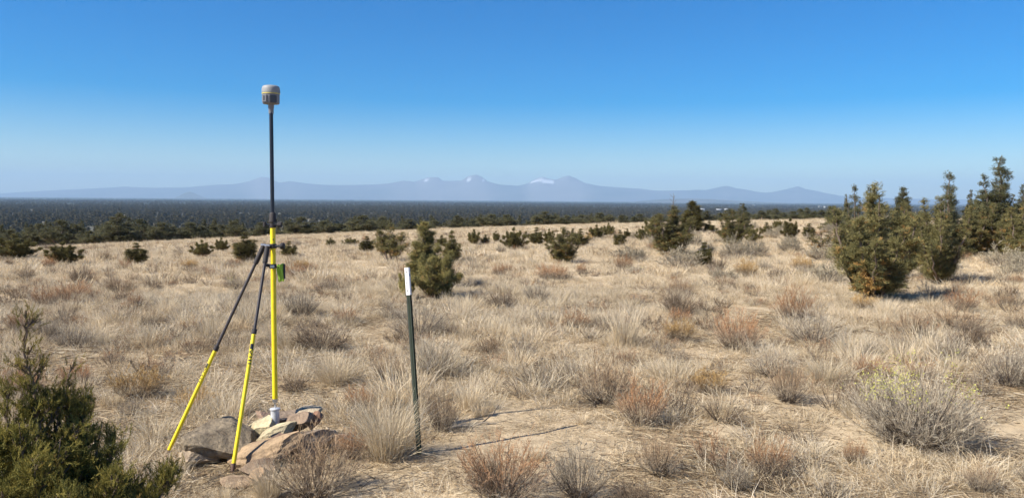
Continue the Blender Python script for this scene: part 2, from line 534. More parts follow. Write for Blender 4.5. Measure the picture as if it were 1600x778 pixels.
def juniper_geo(seed, leaders, H, Wd, n_limb=46, branchlets=6, sprigs=5, size=0.12, pal='olive', fine=False,
                power=0.8, asc=(0.35, 0.8), low=0.03, dead=0.05, belly=0.16, gap=0.0):
    """wood and foliage of one juniper: leaders (x, y, height fraction, width fraction), limbs, branchlets, sprigs"""
    rng = np.random.default_rng(seed)
    wood, leaf = Geo(), Geo()
    temps = [sprig_fine(rng) if fine else sprig_coarse(rng) for _ in range(3)]
    for (ox, oy, hf, wf) in leaders:
        h, w = H * hf, Wd * wf
        t = np.linspace(0, 1, 9)
        bend = np.stack([ox * Wd * t ** 0.6, oy * Wd * t ** 0.6, h * 0.97 * t], -1)
        bend[1:-1, :2] += rng.normal(size=(7, 2)) * 0.012 * h
        tv, tf = tubes(bend[None], (0.028 * h + 0.006) * (1 - 0.93 * t)[None] * wf ** 0.4, 6)
        wood.add(tv, tf, (0.17, 0.13, 0.10))
        n = max(6, int(n_limb * hf * wf ** 0.5))
        u = np.sort(low + (0.985 - low) * rng.random(n) ** 1.15)
        prof = (1 - u) ** power * np.clip(0.45 + 0.55 * u / belly, 0, 1)
        L = w * 0.5 * prof * (0.55 + 0.75 * rng.random(n) ** 1.3) + 0.022 * h
        org = np.stack([np.interp(u, t, bend[:, k]) for k in range(3)], -1)
        az = np.arange(n) * 2.39996 + rng.uniform(-.6, .6, n)
        e0 = rng.uniform(asc[0] - 0.25, asc[1] - 0.15, n) + 0.35 * u
        e1 = e0 + rng.uniform(0.25, 0.6, n)
        S = 6
        pts = [org]
        for k in range(1, S):
            e = e0 + (e1 - e0) * k / (S - 1)
            a2 = az + rng.normal(size=n) * 0.12
            pts.append(pts[-1] + np.stack([np.cos(a2) * np.cos(e), np.sin(a2) * np.cos(e), np.sin(e)], -1) * (L / (S - 1))[:, None])
        P = np.stack(pts, 1)
        P[:, :, 2] = np.maximum(P[:, :, 2], 0.02)
        rad = (0.0035 + 0.011 * L)[:, None] * np.linspace(1, 0.2, S)[None]
        tv, tf = tubes(P, rad, 4)
        wood.add(tv, tf, (0.15, 0.115, 0.085))
        # branchlets
        B = branchlets
        s = np.clip(rng.uniform(0.18, 1.0, (n, B)), 0, 0.999)
        s[:, -1] = 0.97
        fi = s * (S - 1); i0 = fi.astype(int); fr = (fi - i0)[..., None]
        rows = np.arange(n)[:, None]
        bo = P[rows, i0] * (1 - fr) + P[rows, np.minimum(i0 + 1, S - 1)] * fr
        tan = nrm(P[rows, np.minimum(i0 + 1, S - 1)] - P[rows, i0])
        bd = nrm(tan + rng.normal(size=(n, B, 3)) * 0.55 + np.array([0, 0, 0.25]))
        fine_top = (1.12 - .62 * u)[:, None]
        bl = (0.30 * L[:, None] * (1.15 - 0.6 * s) + size * 0.5) * rng.uniform(0.7, 1.2, (n, B)) * fine_top
        bp = np.stack([bo, bo + bd * bl[..., None] * .5, bo + bd * bl[..., None] + np.array([0, 0, 1.]) * bl[..., None] * .12], 2).reshape(-1, 3, 3)
        tv, tf = tubes(bp, np.array([0.004, 0.003, 0.0015])[None] * (1 + H * .2), 3)
        wood.add(tv, tf, (0.14, 0.105, 0.07))
        # sprigs
        q = rng.uniform(0.15, 1.02, (len(bp), sprigs))
        o = bp[:, 0][:, None] + (bp[:, 2] - bp[:, 0])[:, None] * q[..., None] + rng.normal(size=(len(bp), sprigs, 3)) * size * 0.22
        d = nrm(bp[:, 2] - bp[:, 0])[:, None] + rng.normal(size=o.shape) * 0.5 + np.array([0, 0, 0.3])
        o, d = o.reshape(-1, 3), d.reshape(-1, 3)
        tone = np.repeat(rng.normal(0.42, 0.16, len(bp)), sprigs) + rng.normal(0, 0.10, len(o))
        tone = np.minimum(tone, 0.76)
        ssz = np.repeat(np.broadcast_to(fine_top, (n, B)).ravel(), sprigs)
        tone = np.where(np.repeat(rng.random(len(bp)) * np.where(bp[:, 0, 2] < .33 * H, .45, 1.8), sprigs) < dead, rng.uniform(0.85, 1.0, len(o)), tone)
        keep = o[:, 2] > 0.0
        if gap:
            gn = np.sin(o[:, 0] * 9 / Wd + seed) + np.sin(o[:, 1] * 9 / Wd + 2 * seed) + np.sin(o[:, 2] * 11 / H + 3 * seed)
            keep &= gn > -3 + 3 * gap + rng.normal(0, 0.3, len(o))
        o, d, tone, ssz = o[keep], d[keep], tone[keep], ssz[keep]
        col = lerp_pal(GREEN[pal], tone)
        which = rng.integers(0, 3, len(o))
        for k in range(3):
            m = which == k
            stamp(leaf, temps[k][0], temps[k][1], o[m], d[m], size * ssz[m] * rng.uniform(0.75, 1.25, m.sum()), col[m], rng, 0.0 if fine else 0.10)
    return wood.mesh('trunk', M_BARK), leaf.mesh('crown', M_LEAF)


ONE = [(0, 0, 1, 1)]
TRIO = [(0, 0, 1, .8), (.20, -.05, .72, .6), (-.2, .06, .8, .6)]
PROTO = {
    'cone': juniper_geo(1, [(0, 0, 1, .45), (.20, .08, .78, .35), (-.22, -.06, .68, .38), (.05, -.25, .6, .4), (-.08, .22, .72, .38)], 1.8, 1.1, 50, 6, 5, 0.115, 'green', power=1.15, asc=(.5, .95), low=.02),
    'olive_cone': juniper_geo(2, [(0, 0, 1, .36), (.10, .05, .90, .26), (-.14, -.06, .92, .32), (.25, 0, .84, .34), (-.29, .05, .74, .36), (.1, -.3, .72, .4), (.36, -.1, .58, .34), (-.1, .3, .8, .4), (-.38, -.1, .52, .36), (.2, -.18, .8, .3), (-.2, -.25, .62, .4)],
                              2.0, 1.35, 46, 6, 5, 0.11, 'olive', power=0.95, low=0.02, asc=(.65, 1.08), dead=.07),
    'olive_wide': juniper_geo(3, [(0, 0, 1, .34), (.2, .02, .93, .32), (-.22, -.04, .88, .34), (.36, .0, .78, .32), (-.38, .05, .72, .34), (.05, -.3, .8, .4), (.08, .3, .86, .4), (.46, -.1, .5, .3), (-.1, -.18, .94, .28), (.28, -.2, .66, .36), (-.48, 0, .45, .3)],
                              1.9, 1.5, 44, 6, 5, 0.11, 'olive', power=0.95, low=0.02, asc=(.65, 1.08)),
    'bush': juniper_geo(4, [(0, 0, 1, .42), (.22, -.1, .82, .38), (-.2, .08, .86, .4), (.05, -.28, .66, .42), (.36, .1, .64, .36), (-.38, -.1, .66, .36), (.12, .25, .8, .4), (-.12, -.2, .74, .4), (.46, -.05, .44, .3), (-.48, .05, .42, .3)],
                        1.2, 1.5, 46, 6, 6, 0.105, 'green', power=1.0, low=0.02, asc=(.45, .95)),
    'scraggy': juniper_geo(5, [(0, 0, 1, .6), (.3, .05, .8, .5), (-.28, -.04, .7, .5)], 1.5, 1.1, 26, 4, 4, 0.13, 'olive', dead=0.3),
    'column': juniper_geo(6, [(0, 0, 1, .85), (.22, .1, .7, .7), (-.2, -.1, .82, .6), (.1, -.2, .55, .8)], 2.0, 0.75, 56, 6, 5, 0.13, 'green', power=0.85, asc=(0.6, 1.0)),
    'fan': juniper_geo(7, [(0, 0, 1, .5), (.26, .03, .82, .45), (-.27, -.04, .8, .45), (.42, .0, .55, .35), (-.4, .02, .5, .35), (.12, .1, .9, .35)], 1.5, 1.5, 28, 5, 5, 0.125, 'olive', power=0.5, low=0.22, dead=.15, asc=(.5, .95)),
    'grey_cone': juniper_geo(8, [(0, 0, 1, .8), (.2, .05, .75, .6), (-.2, 0, .7, .6)], 2.6, 1.5, 70, 7, 6, 0.14, 'grey', power=0.95),
    'grey_open': juniper_geo(9, [(0, 0, 1, .5), (-.40, .04, .84, .3), (.24, 0, .86, .42), (-.15, 0, .78, .5), (.05, .1, .6, .9)], 3.0, 1.6, 40, 5, 5, 0.14, 'grey', power=0.85, low=.1, gap=0.2, asc=(.45, .9)),
    'spire': juniper_geo(10, [(0, 0, 1, .7), (.12, .04, .72, .7), (-.14, -.05, .66, .7), (.2, -.1, .5, .7), (-.3, 0, .8, .22)], 3.4, 1.55, 70, 6, 6, 0.13, 'grey', power=0.95, gap=.08),
    'old_a': juniper_geo(21, [(0, 0, 1, .7), (.24, .1, .8, .55), (-.24, -.1, .72, .55)], 5.2, 4.4, 44, 6, 6, 0.38, 'grey', power=0.75, low=.16, gap=0.18),
    'old_b': juniper_geo(22, [(0, 0, 1, .8), (.2, .1, .62, .6), (-.2, 0, .55, .6)], 5.6, 3.8, 50, 6, 6, 0.38, 'grey', power=0.8, low=.12, gap=0.15),
    'old_c': juniper_geo(23, [(0, 0, 1, .55), (.3, .05, .86, .5), (-.3, -.1, .78, .5), (0, .3, .8, .5)], 4.6, 5.0, 38, 6, 6, 0.38, 'grey', power=0.7, low=.2, gap=0.2),
    'old_d': juniper_geo(24, ONE, 6.2, 3.0, 64, 6, 6, 0.36, 'grey', power=0.85, low=.08, gap=.1),
}
PH = {}
for k_, (w_, l_) in PROTO.items():
    co = np.empty(len(l_.vertices) * 3, np.float32); l_.vertices.foreach_get('co', co); co = co.reshape(-1, 3)
    lo_, hi_ = np.percentile(co[:, :2], .25, axis=0), np.percentile(co[:, :2], 99.75, axis=0)
    PH[k_] = (float(np.percentile(co[:, 2], 99.9)), float((hi_ - lo_).mean()))


def tree(kind, loc, sx, sz, label, group=None, rz=None, tint=(1, 1, 1), name='juniper_tree'):
    t = thing(name, label, 'juniper', loc, RNG.uniform(0, 6.28) if rz is None else rz, (sx, sx, sz), group)
    a, b = PROTO[kind]
    link('trunk', a, t)
    c = link('crown', b, t)
    c.color = (*tint, 1)
    return t


# px, base y, top y, width px, kind, tint, label; the photograph's own trees on the slope
YJ = [
    (22, 406, 371, 62, 'bush', .95, 'wide low dark juniper cut by the left edge, at the grass crest'),
    (100, 414, 382, 52, 'bush', .95, 'wide low juniper on the crest, second from the left edge'),
    (213, 413, 379, 38, 'cone', .9, 'small dark juniper alone on the crest, third from the left edge'),
    (315, 402, 378, 30, 'bush', 1.15, 'small round olive juniper on the crest left of the tripod legs'),
    (346, 394, 374, 24, 'bush', 1.1, 'small juniper close behind the round olive one near the tripod legs'),
    (383, 411, 362, 42, 'cone', .85, 'dark juniper right behind the upper tripod legs'),
    (452, 402, 377, 28, 'cone', .9, 'small dark juniper just right of the yellow pole'),
    (517, 386, 371, 16, 'cone', 1.1, 'tiny juniper at the foot of the tree belt right of the pole'),
    (547, 384, 373, 26, 'bush', 1.2, 'tiny low olive juniper beside the dark shrubby one near centre left'),
    (573, 395, 369, 26, 'cone', .75, 'small blackish juniper left of the open fan shaped juniper'),
    (610, 411, 350, 64, 'fan', 1.0, 'open fan shaped juniper with bare lower stems left of the post'),
    (662, 452, 346, 50, 'column', 1.55, 'tall narrow juniper rising behind the white topped post'),
    (684, 467, 392, 84, 'bush', 1.5, 'dense bushy juniper at the foot of the narrow one, right of post'),
    (636, 468, 424, 34, 'bush', 2.0, 'yellowish low juniper half hidden behind the white post top'),
    (706, 412, 360, 30, 'cone', 1.1, 'slim olive juniper just right of the tall narrow juniper'),
    (740, 383, 361, 24, 'bush', 1.0, 'small round juniper on the far grass with a sharp tip, centre'),
    (758, 382, 366, 15, 'cone', 1.0, 'tiny juniper touching the round sharp tipped one at centre'),
    (803, 391, 360, 36, 'bush', 1.0, 'dark squat juniper straight below the snowy peaks'),
    (838, 383, 355, 24, 'cone', 1.0, 'small cone juniper right of the dark squat one'),
    (858, 381, 360, 20, 'bush', 1.05, 'tiny bush juniper between the small cone and the spiky pair'),
    (880, 411, 355, 50, 'olive_cone', .95, 'spiky juniper with one thin tall leader in the mid grass'),
    (907, 386, 357, 26, 'cone', .95, 'juniper close behind the spiky one with a thin leader'),
    (932, 373, 354, 28, 'bush', 1.0, 'far low juniper clump right of the spiky juniper'),
    (968, 385, 359, 22, 'cone', 1.0, 'small lone conical juniper between the spiky one and the sagebrush'),
    (980, 373, 357, 13, 'cone', .9, 'tiny far juniper just behind the lone conical one'),
    (1050, 398, 322, 76, 'olive_cone', .92, 'broad juniper with a bare dead spike on top, mid right'),
    (1020, 373, 343, 34, 'bush', 1.0, 'low juniper behind the left side of the dead spiked one'),
    (1100, 418, 378, 30, 'cone', .8, 'small dark juniper at the right foot of the dead spiked one'),
    (1145, 384, 328, 52, 'olive_wide', .8, 'grey brown bushy juniper below the small spire, mid right'),
    (1160, 368, 318, 30, 'spire', .95, 'thin spire juniper rising behind the grey brown bushy one'),
    (1176, 380, 356, 24, 'bush', 1.2, 'small olive juniper against the right side of the bushy one'),
    (1108, 363, 345, 18, 'cone', 1.0, 'tiny juniper between the dark pointed tree and the bushy one'),
    (1234, 374, 345, 30, 'bush', .85, 'low dark juniper alone among the pale sagebrush'),
    (1281, 398, 352, 36, 'scraggy', .8, 'scraggy half dead juniper left of the big olive one'),
    (1303, 360, 322, 28, 'grey_cone', .95, 'grey rounded juniper left behind the big olive one'),
    (1362, 469, 288, 136, 'olive_cone', 1.15, 'big bushy olive juniper with a wispy top, nearest on the right'),
    (1466, 442, 308, 108, 'olive_wide', 1.0, 'big brownish olive juniper, second from the nearest one on the right'),
    (1588, 400, 322, 62, 'olive_wide', 1.1, 'yellow green juniper cut by the right edge'),
    (690, 386, 367, 17, 'cone', 1.0, 'tiny juniper behind the right shoulder of the tall narrow one'),
    (775, 379, 363, 15, 'bush', 1.1, 'tiny round juniper left of the dark squat one'),
    (822, 378, 361, 15, 'cone', 1.0, 'tiny pointed juniper between the dark squat and small cone ones'),
    (895, 376, 357, 15, 'cone', 1.0, 'tiny pointed juniper on the far grass behind the spiky one'),
    (951, 369, 351, 20, 'bush', 1.0, 'tiny low juniper at the far grass edge left of the lone cone'),
    (1004, 378, 356, 20, 'bush', 1.1, 'small low juniper left of the broad dead spiked one'),
    (1131, 374, 352, 20, 'cone', 1.0, 'small juniper left of the grey brown bushy one'),
    (1197, 368, 347, 20, 'cone', 1.05, 'small pointed juniper right of the small olive one, near the sagebrush'),
    (1216, 362, 344, 18, 'bush', 1.0, 'tiny low juniper behind the low dark one in the sagebrush'),
    (1264, 372, 349, 22, 'cone', .95, 'small juniper between the low dark one and the scraggy one'),
    (1436, 418, 330, 62, 'olive_cone', .95, 'ragged juniper rising between the olive filler and the brownish one'),
    (1548, 402, 318, 64, 'olive_wide', 1.0, 'bushy olive juniper in front of the tallest spire'),
    (1604, 412, 306, 74, 'olive_cone', 1.0, 'ragged juniper half cut off by the right edge'),
    (1322, 412, 338, 44, 'olive_cone', .9, 'small ragged juniper at the left back of the big olive one'),
    (1408, 432, 318, 74, 'olive_wide', 1.0, 'olive juniper filling the gap between the two big olive ones'),
    (1510, 402, 322, 60, 'olive_cone', .95, 'brown green juniper close behind the right side of the brownish one'),
    (1566, 396, 330, 56, 'grey_cone', 1.1, 'bushy juniper below the tallest spire'),
    (1532, 392, 297, 72, 'grey_cone', 1.05, 'grey green juniper between the brownish one and the tallest one'),
]
for (px, yb, yt, wpx, kind, tint, label) in YJ:
    p, d = at(px, yb)
    h, w = (yb - yt) * d / F_PX, wpx * d / F_PX
    if kind == 'bush': h *= 1.15
    tree(kind, p, w / PH[kind][1], h / PH[kind][0], label, tint=(tint * 1.3, tint * 1.27, tint * 1.2))

# trees on the slope whose foot is hidden: column, distance, top y, width
for (px, dist, yt, wpx, kind, tint, label) in [
    (1082, 48, 314, 34, 'column', .8, 'dark pointed juniper behind the dead spiked one'),
    (1336, 30, 289, 40, 'grey_open', 1.0, 'grey juniper showing its top behind the big olive one'),
    (1411, 34, 293, 46, 'grey_cone', .85, 'dense dark cone juniper between the two big olive ones'),
    (1484, 28, 269, 62, 'grey_open', .95, 'tall juniper with open spreading top behind the brownish olive one'),
    (1562, 29, 247, 62, 'spire', 1.0, 'tallest juniper with a thin spire against the sky, far right'),
    (1598, 42, 289, 30, 'spire', .85, 'narrow juniper spire at the far right edge'),
    (1516, 50, 297, 18, 'spire', .85, 'thin little spire left of the tallest juniper'),
    (1322, 42, 304, 12, 'spire', .85, 'thin little spire left of the grey juniper top'),
]:
    p = at_range(px, dist)
    d = float((p - CAM) @ fwd)
    ztop = at_depth(px, yt, d)[2]
    tree(kind, p, wpx * d / F_PX / PH[kind][1], (ztop - p[2]) / PH[kind][0], label, tint=(tint * 1.25, tint * 1.22, tint * 1.15))

# the dead leader on the broad juniper mid right belongs to that tree
dead_tree = [o for o in bpy.data.objects if o.get('label', '').startswith('broad juniper with a bare dead')][0]
p_, d_ = at(1050, 398)
g = Geo()
hh = 1.0 / dead_tree.scale[2]
zt = (398 - 302) * d_ / F_PX
zz = np.linspace(zt * .7, zt, 6)
tv, tf = tubes(np.stack([0.02 * np.sin(zz * 6), 0 * zz, zz], -1)[None], np.linspace(.016, .004, 6)[None], 4); g.add(tv, tf, (.2, .16, .12))
for k in range(9):
    z0 = zt * (0.74 + .024 * k); a = k * 2.3
    tv, tf = tubes(np.array([[[0, 0, z0], [.07 * math.cos(a), .07 * math.sin(a), z0 + .05], [.12 * math.cos(a), .12 * math.sin(a), z0 + .12]]]), np.array([[.006, .005, .003]]), 3)
    g.add(tv, tf, (.2, .16, .12))
me = g.mesh('dead_leader', M_BARK)
me.transform(Matrix.Diagonal((1 / dead_tree.scale[0], 1 / dead_tree.scale[1], 1 / dead_tree.scale[2], 1)))
link('dead_leader', me, dead_tree)['label'] = 'bare dead grey leader'

# the belt of old junipers below the crest
OLD = ['old_a', 'old_b', 'old_c', 'old_d']
BELT = [(185, 104, 333, 62, 'old_b'), (168, 110, 346, 44, 'old_c'), (95, 108, 343, 56, 'old_a'), (60, 112, 349, 40, 'old_a'), (138, 100, 360, 40, 'old_c'),
        (15, 96, 358, 50, 'old_c'), (218, 112, 342, 44, 'old_a'), (252, 106, 347, 50, 'old_c'), (297, 108, 347, 48, 'old_a'), (332, 114, 350, 40, 'old_b'),
        (366, 104, 345, 46, 'old_c'), (408, 110, 347, 42, 'old_a'), (470, 104, 339, 52, 'old_a'), (505, 112, 345, 44, 'old_c'), (533, 112, 349, 40, 'old_b'),
        (566, 104, 336, 56, 'old_a'), (598, 112, 338, 44, 'old_c'), (640, 118, 342, 44, 'old_b'), (680, 116, 344, 40, 'old_a'), (715, 112, 336, 34, 'old_d'),
        (742, 120, 342, 34, 'old_b'), (768, 112, 334, 48, 'old_c'), (792, 116, 335, 40, 'old_a'), (836, 116, 338, 36, 'old_b'), (852, 112, 330, 44, 'old_c'),
        (886, 116, 336, 40, 'old_c'), (908, 120, 335, 36, 'old_a'), (938, 112, 332, 44, 'old_c'), (972, 118, 336, 34, 'old_b'), (1000, 120, 334, 36, 'old_a'),
        (1030, 112, 333, 36, 'old_b'), (1104, 108, 329, 30, 'old_d'), (1128, 114, 333, 36, 'old_a'), (1190, 108, 329, 34, 'old_b'), (1213, 116, 325, 26, 'old_d'), (1240, 110, 330, 36, 'old_a'),
        (1262, 118, 324, 26, 'old_d'), (1284, 112, 328, 32, 'old_b'), (1076, 118, 332, 34, 'old_c'), (1312, 110, 326, 30, 'old_b'), (1092, 124, 327, 30, 'old_b'), (1142, 120, 326, 34, 'old_b'), (1168, 112, 331, 34, 'old_c'),
        (1202, 124, 328, 30, 'old_a'), (1226, 112, 332, 36, 'old_c'), (1252, 126, 326, 34, 'old_b'), (1272, 108, 331, 34, 'old_a'), (1298, 118, 322, 28, 'old_d'), (1052, 124, 331, 30, 'old_d')]
for (px, dist, yt, wpx, kind) in BELT:
    p = at_range(px, dist)
    d = float((p - CAM) @ fwd)
    ztop = at_depth(px, yt, d)[2]
    tree(kind, p, 1.05 * wpx * d / F_PX / PH[kind][1], (ztop - p[2]) / PH[kind][0],
         'dark old juniper in the nearest row of trees just below the grass crest', 'old junipers in the row below the crest', tint=(1.2, 1.14, 1.1))
rng = np.random.default_rng(77)
for k in range(260):
    az = math.radians(rng.uniform(-37, 37))
    dist = 108 + 300 * rng.random() ** 1.8
    x, y = math.sin(az) * dist, math.cos(az) * dist
    kind = OLD[rng.integers(0, 4)]
    s = rng.uniform(0.7, 1.05)
    zb = float(gz(x, y))
    q = np.array([x, y, zb]) - CAM
    px = CX + F_PX * (q @ RIGHT) / (q @ fwd)
    lim = np.interp(px, [0, 500, 900, 1100, 1600], [339, 336, 334, 328, 321]) + rng.uniform(0, 8)
    s = min(s, (at_depth(px, lim, float(q @ fwd))[2] - zb) / PH[kind][0])
    if s < .5: continue
    tree(kind, (x, y, float(gz(x, y)) - .05), s, s * rng.uniform(.9, 1.1),
         'dark juniper on the wooded lower slope behind the nearest row of trees', 'junipers on the wooded lower slope', tint=(1.05, 1.02, 1.0))


# ------------------------------------------------------------------ scattering (only for what nobody could count)
def scatter(name, pts, rot, scale, pick, protos, label, cat):
    me = bpy.data.meshes.new(name)
    me.vertices.add(len(pts)); me.vertices.foreach_set('co', np.asarray(pts, np.float32).ravel())
    for nm, ty, val in (('rot', 'FLOAT_VECTOR', rot), ('siz', 'FLOAT_VECTOR', scale), ('pick', 'INT', pick)):
        a = me.attributes.new(nm, ty, 'POINT')
        if ty == 'INT': a.data.foreach_set('value', np.asarray(val, np.int32))
        else: a.data.foreach_set('vector', np.asarray(val, np.float32).ravel())
    o = prop(link(name, me), label, cat, kind='stuff')
    ng = bpy.data.node_groups.new(name, 'GeometryNodeTree')
    ng.interface.new_socket('Geometry', in_out='INPUT', socket_type='NodeSocketGeometry')
    ng.interface.new_socket('Geometry', in_out='OUTPUT', socket_type='NodeSocketGeometry')
    N, L = ng.nodes, ng.links
    gi, go = N.new('NodeGroupInput'), N.new('NodeGroupOutput')
    jn = N.new('GeometryNodeJoinGeometry')
    for pm in reversed(protos):
        po = bpy.data.objects.new(pm.name, pm)
        oi = N.new('GeometryNodeObjectInfo'); oi.inputs['Object'].default_value = po
        oi.inputs['As Instance'].default_value = True
        L.new(oi.outputs['Geometry'], jn.inputs[0])
    ip = N.new('GeometryNodeInstanceOnPoints')
    ip.inputs['Pick Instance'].default_value = True

    def attr(nm, ty):
        q = N.new('GeometryNodeInputNamedAttribute'); q.data_type = ty
        q.inputs['Name'].default_value = nm
        return q.outputs['Attribute']
    e2r = N.new('FunctionNodeEulerToRotation')
    L.new(attr('rot', 'FLOAT_VECTOR'), e2r.inputs[0])
    L.new(gi.outputs[0], ip.inputs['Points']); L.new(jn.outputs[0], ip.inputs['Instance'])
    L.new(attr('pick', 'INT'), ip.inputs['Instance Index'])
    L.new(e2r.outputs[0], ip.inputs['Rotation']); L.new(attr('siz', 'FLOAT_VECTOR'), ip.inputs['Scale'])
    L.new(ip.outputs[0], go.inputs[0])
    md = o.modifiers.new('scatter', 'NODES'); md.node_group = ng
    return o


def wedge(rng, n, r0, r1, half):
    r = np.sqrt(rng.uniform(r0 ** 2, r1 ** 2, n)); a = np.radians(rng.uniform(-half, half, n))
    return np.sin(a) * r, np.cos(a) * r


# the woodland on the plain
def far_tree(seed, n, H, Wd, sz):
    rng = np.random.default_rng(seed)
    g = Geo()
    u = rng.random(n) ** 0.8
    a = rng.uniform(0, 6.283, n); rr = np.sqrt(rng.random(n)) * Wd / 2 * np.clip(1.25 * (1 - u) ** 0.6, 0, 1)
    o = np.stack([np.cos(a) * rr, np.sin(a) * rr, H * (0.1 + 0.9 * u)], -1)
    s = sz * rng.uniform(.6, 1.3, n)
    v = o[:, None] + rng.normal(size=(n, 3, 3)) * s[:, None, None]
    v[..., 2] = np.clip(v[..., 2], 0.1, H)
    g.add(v, np.arange(3 * n).reshape(-1, 3), lerp_pal(GREEN['green'], rng.normal(.45, .18, n)).repeat(3, 0) * np.array([.58, .54, .58]))
    return g.mesh('far_juniper', M_LEAF)


rng = np.random.default_rng(31)
ft = [far_tree(1, 200, 5.5, 5.0, .62), far_tree(2, 200, 6.5, 4.4, .6), far_tree(3, 160, 4.5, 5.4, .62), far_tree(4, 30, 6, 7, 1.6)]
X, Y, K = [], [], []
for (r0, r1, n, thr, far) in ((330, 1200, 9000, .44, 0), (1200, 3000, 27000, .36, 0), (3000, 7000, 20000, .30, 1), (7000, 19500, 26000, .3, 1)):
    x, y = wedge(rng, n, r0, r1, 48)
    k = .5 * fbm(x, y, 0.02, 8, 3) + .5 * fbm(x, y, .05, 18, 2) > thr + .10 * (rng.random(n) - .5)
    x, y = x[k], y[k]
    X.append(x); Y.append(y); K.append(np.full(len(x), 3) if far else rng.integers(0, 3, len(x)))
x, y, k = np.concatenate(X), np.concatenate(Y), np.concatenate(K)
n = len(x)
s = rng.uniform(.7, 1.5, n)
scatter('woodland', np.c_[x, y, gz(x, y) - .1], np.c_[0 * x, 0 * x, rng.uniform(0, 6.28, n)], np.c_[s, s, s * rng.uniform(.85, 1.15, n)], k, ft,
        'dark juniper woodland covering the distant plain', 'woodland')

# far white farm buildings on the plain
M_WALLW = solid('pale_paint', (.36, .36, .34), .6, var=.05, bscale=.3)
M_ROOFW = solid('white_metal_roof', (.4, .41, .42), .5, var=.05, bscale=.3)


def box_geo(g, lo, hi, c=(1, 1, 1)):
    lo, hi = np.array(lo, float), np.array(hi, float)
    v = np.array([[(lo, hi)[i][0], (lo, hi)[j][1], (lo, hi)[k][2]] for i in (0, 1) for j in (0, 1) for k in (0, 1)])
    f = [(0, 1, 3), (0, 3, 2), (4, 6, 7), (4, 7, 5), (0, 4, 5), (0, 5, 1), (2, 3, 7), (2, 7, 6), (0, 2, 6), (0, 6, 4), (1, 5, 7), (1, 7, 3)]
    g.add(v, f, np.array(c, float))


for (px, dist, L_, D_, rz, lab) in ((1124, 2350, 18, 10, .1, 'longest white building on the far plain'), (1136, 2500, 16, 12, .5, 'white building right beside the longest one on the far plain'),
                                    (1098, 2450, 14, 12, -.3, 'small white building left of the longest one on the far plain'),
                                    (1178, 5200, 22, 14, .2, 'lone white building higher up the plain'),
                                    (1282, 4800, 26, 16, .2, 'white building left of two on the plain beyond the sagebrush'),
                                    (1290, 4500, 18, 14, -.3, 'white building right of two on the plain beyond the sagebrush')):
    p = at_range(px, dist)
    t = thing('farm_building', lab, 'building', p, rz)
    g = Geo(); h = 5.5
    box_geo(g, (-L_ / 2, -D_ / 2, 0), (L_ / 2, D_ / 2, h))
    link('wall', g.mesh('wall', M_WALLW), t)
    g = Geo()
    q = [(-L_ / 2 - .5, -D_ / 2 - .5, h + .01), (L_ / 2 + .5, -D_ / 2 - .5, h + .01), (L_ / 2 + .5, D_ / 2 + .5, h + .01), (-L_ / 2 - .5, D_ / 2 + .5, h + .01),
         (-L_ / 2 - .5, 0, h + 3), (L_ / 2 + .5, 0, h + 3)]
    g.add(q, [(0, 1, 5), (0, 5, 4), (2, 3, 4), (2, 4, 5), (0, 4, 3), (1, 2, 5), (0, 3, 2), (0, 2, 1)], np.ones(3))
    link('roof', g.mesh('roof', M_ROOFW), t)

# ------------------------------------------------------------------ grass
STRAW = [(.27, .19, .115), (.41, .305, .185), (.55, .43, .27), (.66, .545, .365), (.76, .66, .48), (.62, .54, .42)]


def tuft(seed, n, h, rad, lean, wid, droop=.35, shade=0.0):
    rng = np.random.default_rng(seed)
    a = rng.uniform(0, 6.283, n); rr = rad * np.sqrt(rng.random(n))
    o = np.stack([np.cos(a) * rr, np.sin(a) * rr, np.full(n, -.01)], -1)
    a2 = a + rng.normal(0, .8, n)
    th = np.abs(rng.normal(0, lean, n)) + .35 * lean * rr / rad
    L = h * rng.uniform(.45, 1.15, n)
    d = np.stack([np.cos(a2) * np.sin(th), np.sin(a2) * np.sin(th), np.cos(th)], -1)
    hd = np.stack([np.cos(a2), np.sin(a2), -.6 + 0 * a2], -1)
    dr = (droop * rng.uniform(0, 1.3, n))[:, None]
    p1 = o + d * (L * .5)[:, None]
    p2 = o + d * (L * .9)[:, None] + hd * dr * (L * .28)[:, None]
    P = np.stack([o, p1, p2], 1)
    P[..., 2] = np.maximum(P[..., 2], -.01)
    w = wid * rng.uniform(.7, 1.3, n)[:, None] * np.array([1, .85, .25])
    v, f = ribbons(P, w, rng)
    c = lerp_pal(STRAW, np.clip(rng.normal(.52 + shade, .22, n), 0, 1)).repeat(6, 0)
    g = Geo(); g.add(v, f, c)
    return g


def litter(seed, n, rad):
    rng = np.random.default_rng(seed)
    o = np.c_[rng.uniform(-rad, rad, (n, 2)), rng.uniform(.002, .016, n)]
    a = rng.uniform(0, 6.283, n); L = rng.uniform(.02, .10, n)
    d = np.c_[np.cos(a), np.sin(a), rng.normal(0, .08, n)]
    b = np.c_[-np.sin(a), np.cos(a), 0 * a] * rng.normal(0, .12, n)[:, None]
    P = np.stack([o - d * L[:, None] / 2, o + b * L[:, None], o + d * L[:, None] / 2], 1)
    P[..., 2] = np.maximum(P[..., 2], .002)
    v, f = ribbons(P, np.array([[.002, .0024, .001]]) * rng.uniform(.6, 1.5, (n, 1)), rng)
    g = Geo(); g.add(v, f, lerp_pal(STRAW, np.clip(rng.normal(.3, .32, n), 0, 1)).repeat(6, 0) * rng.uniform(.4, 1, (n, 1)).repeat(6, 0))
    return g.mesh('straw_litter', M_STRAW)


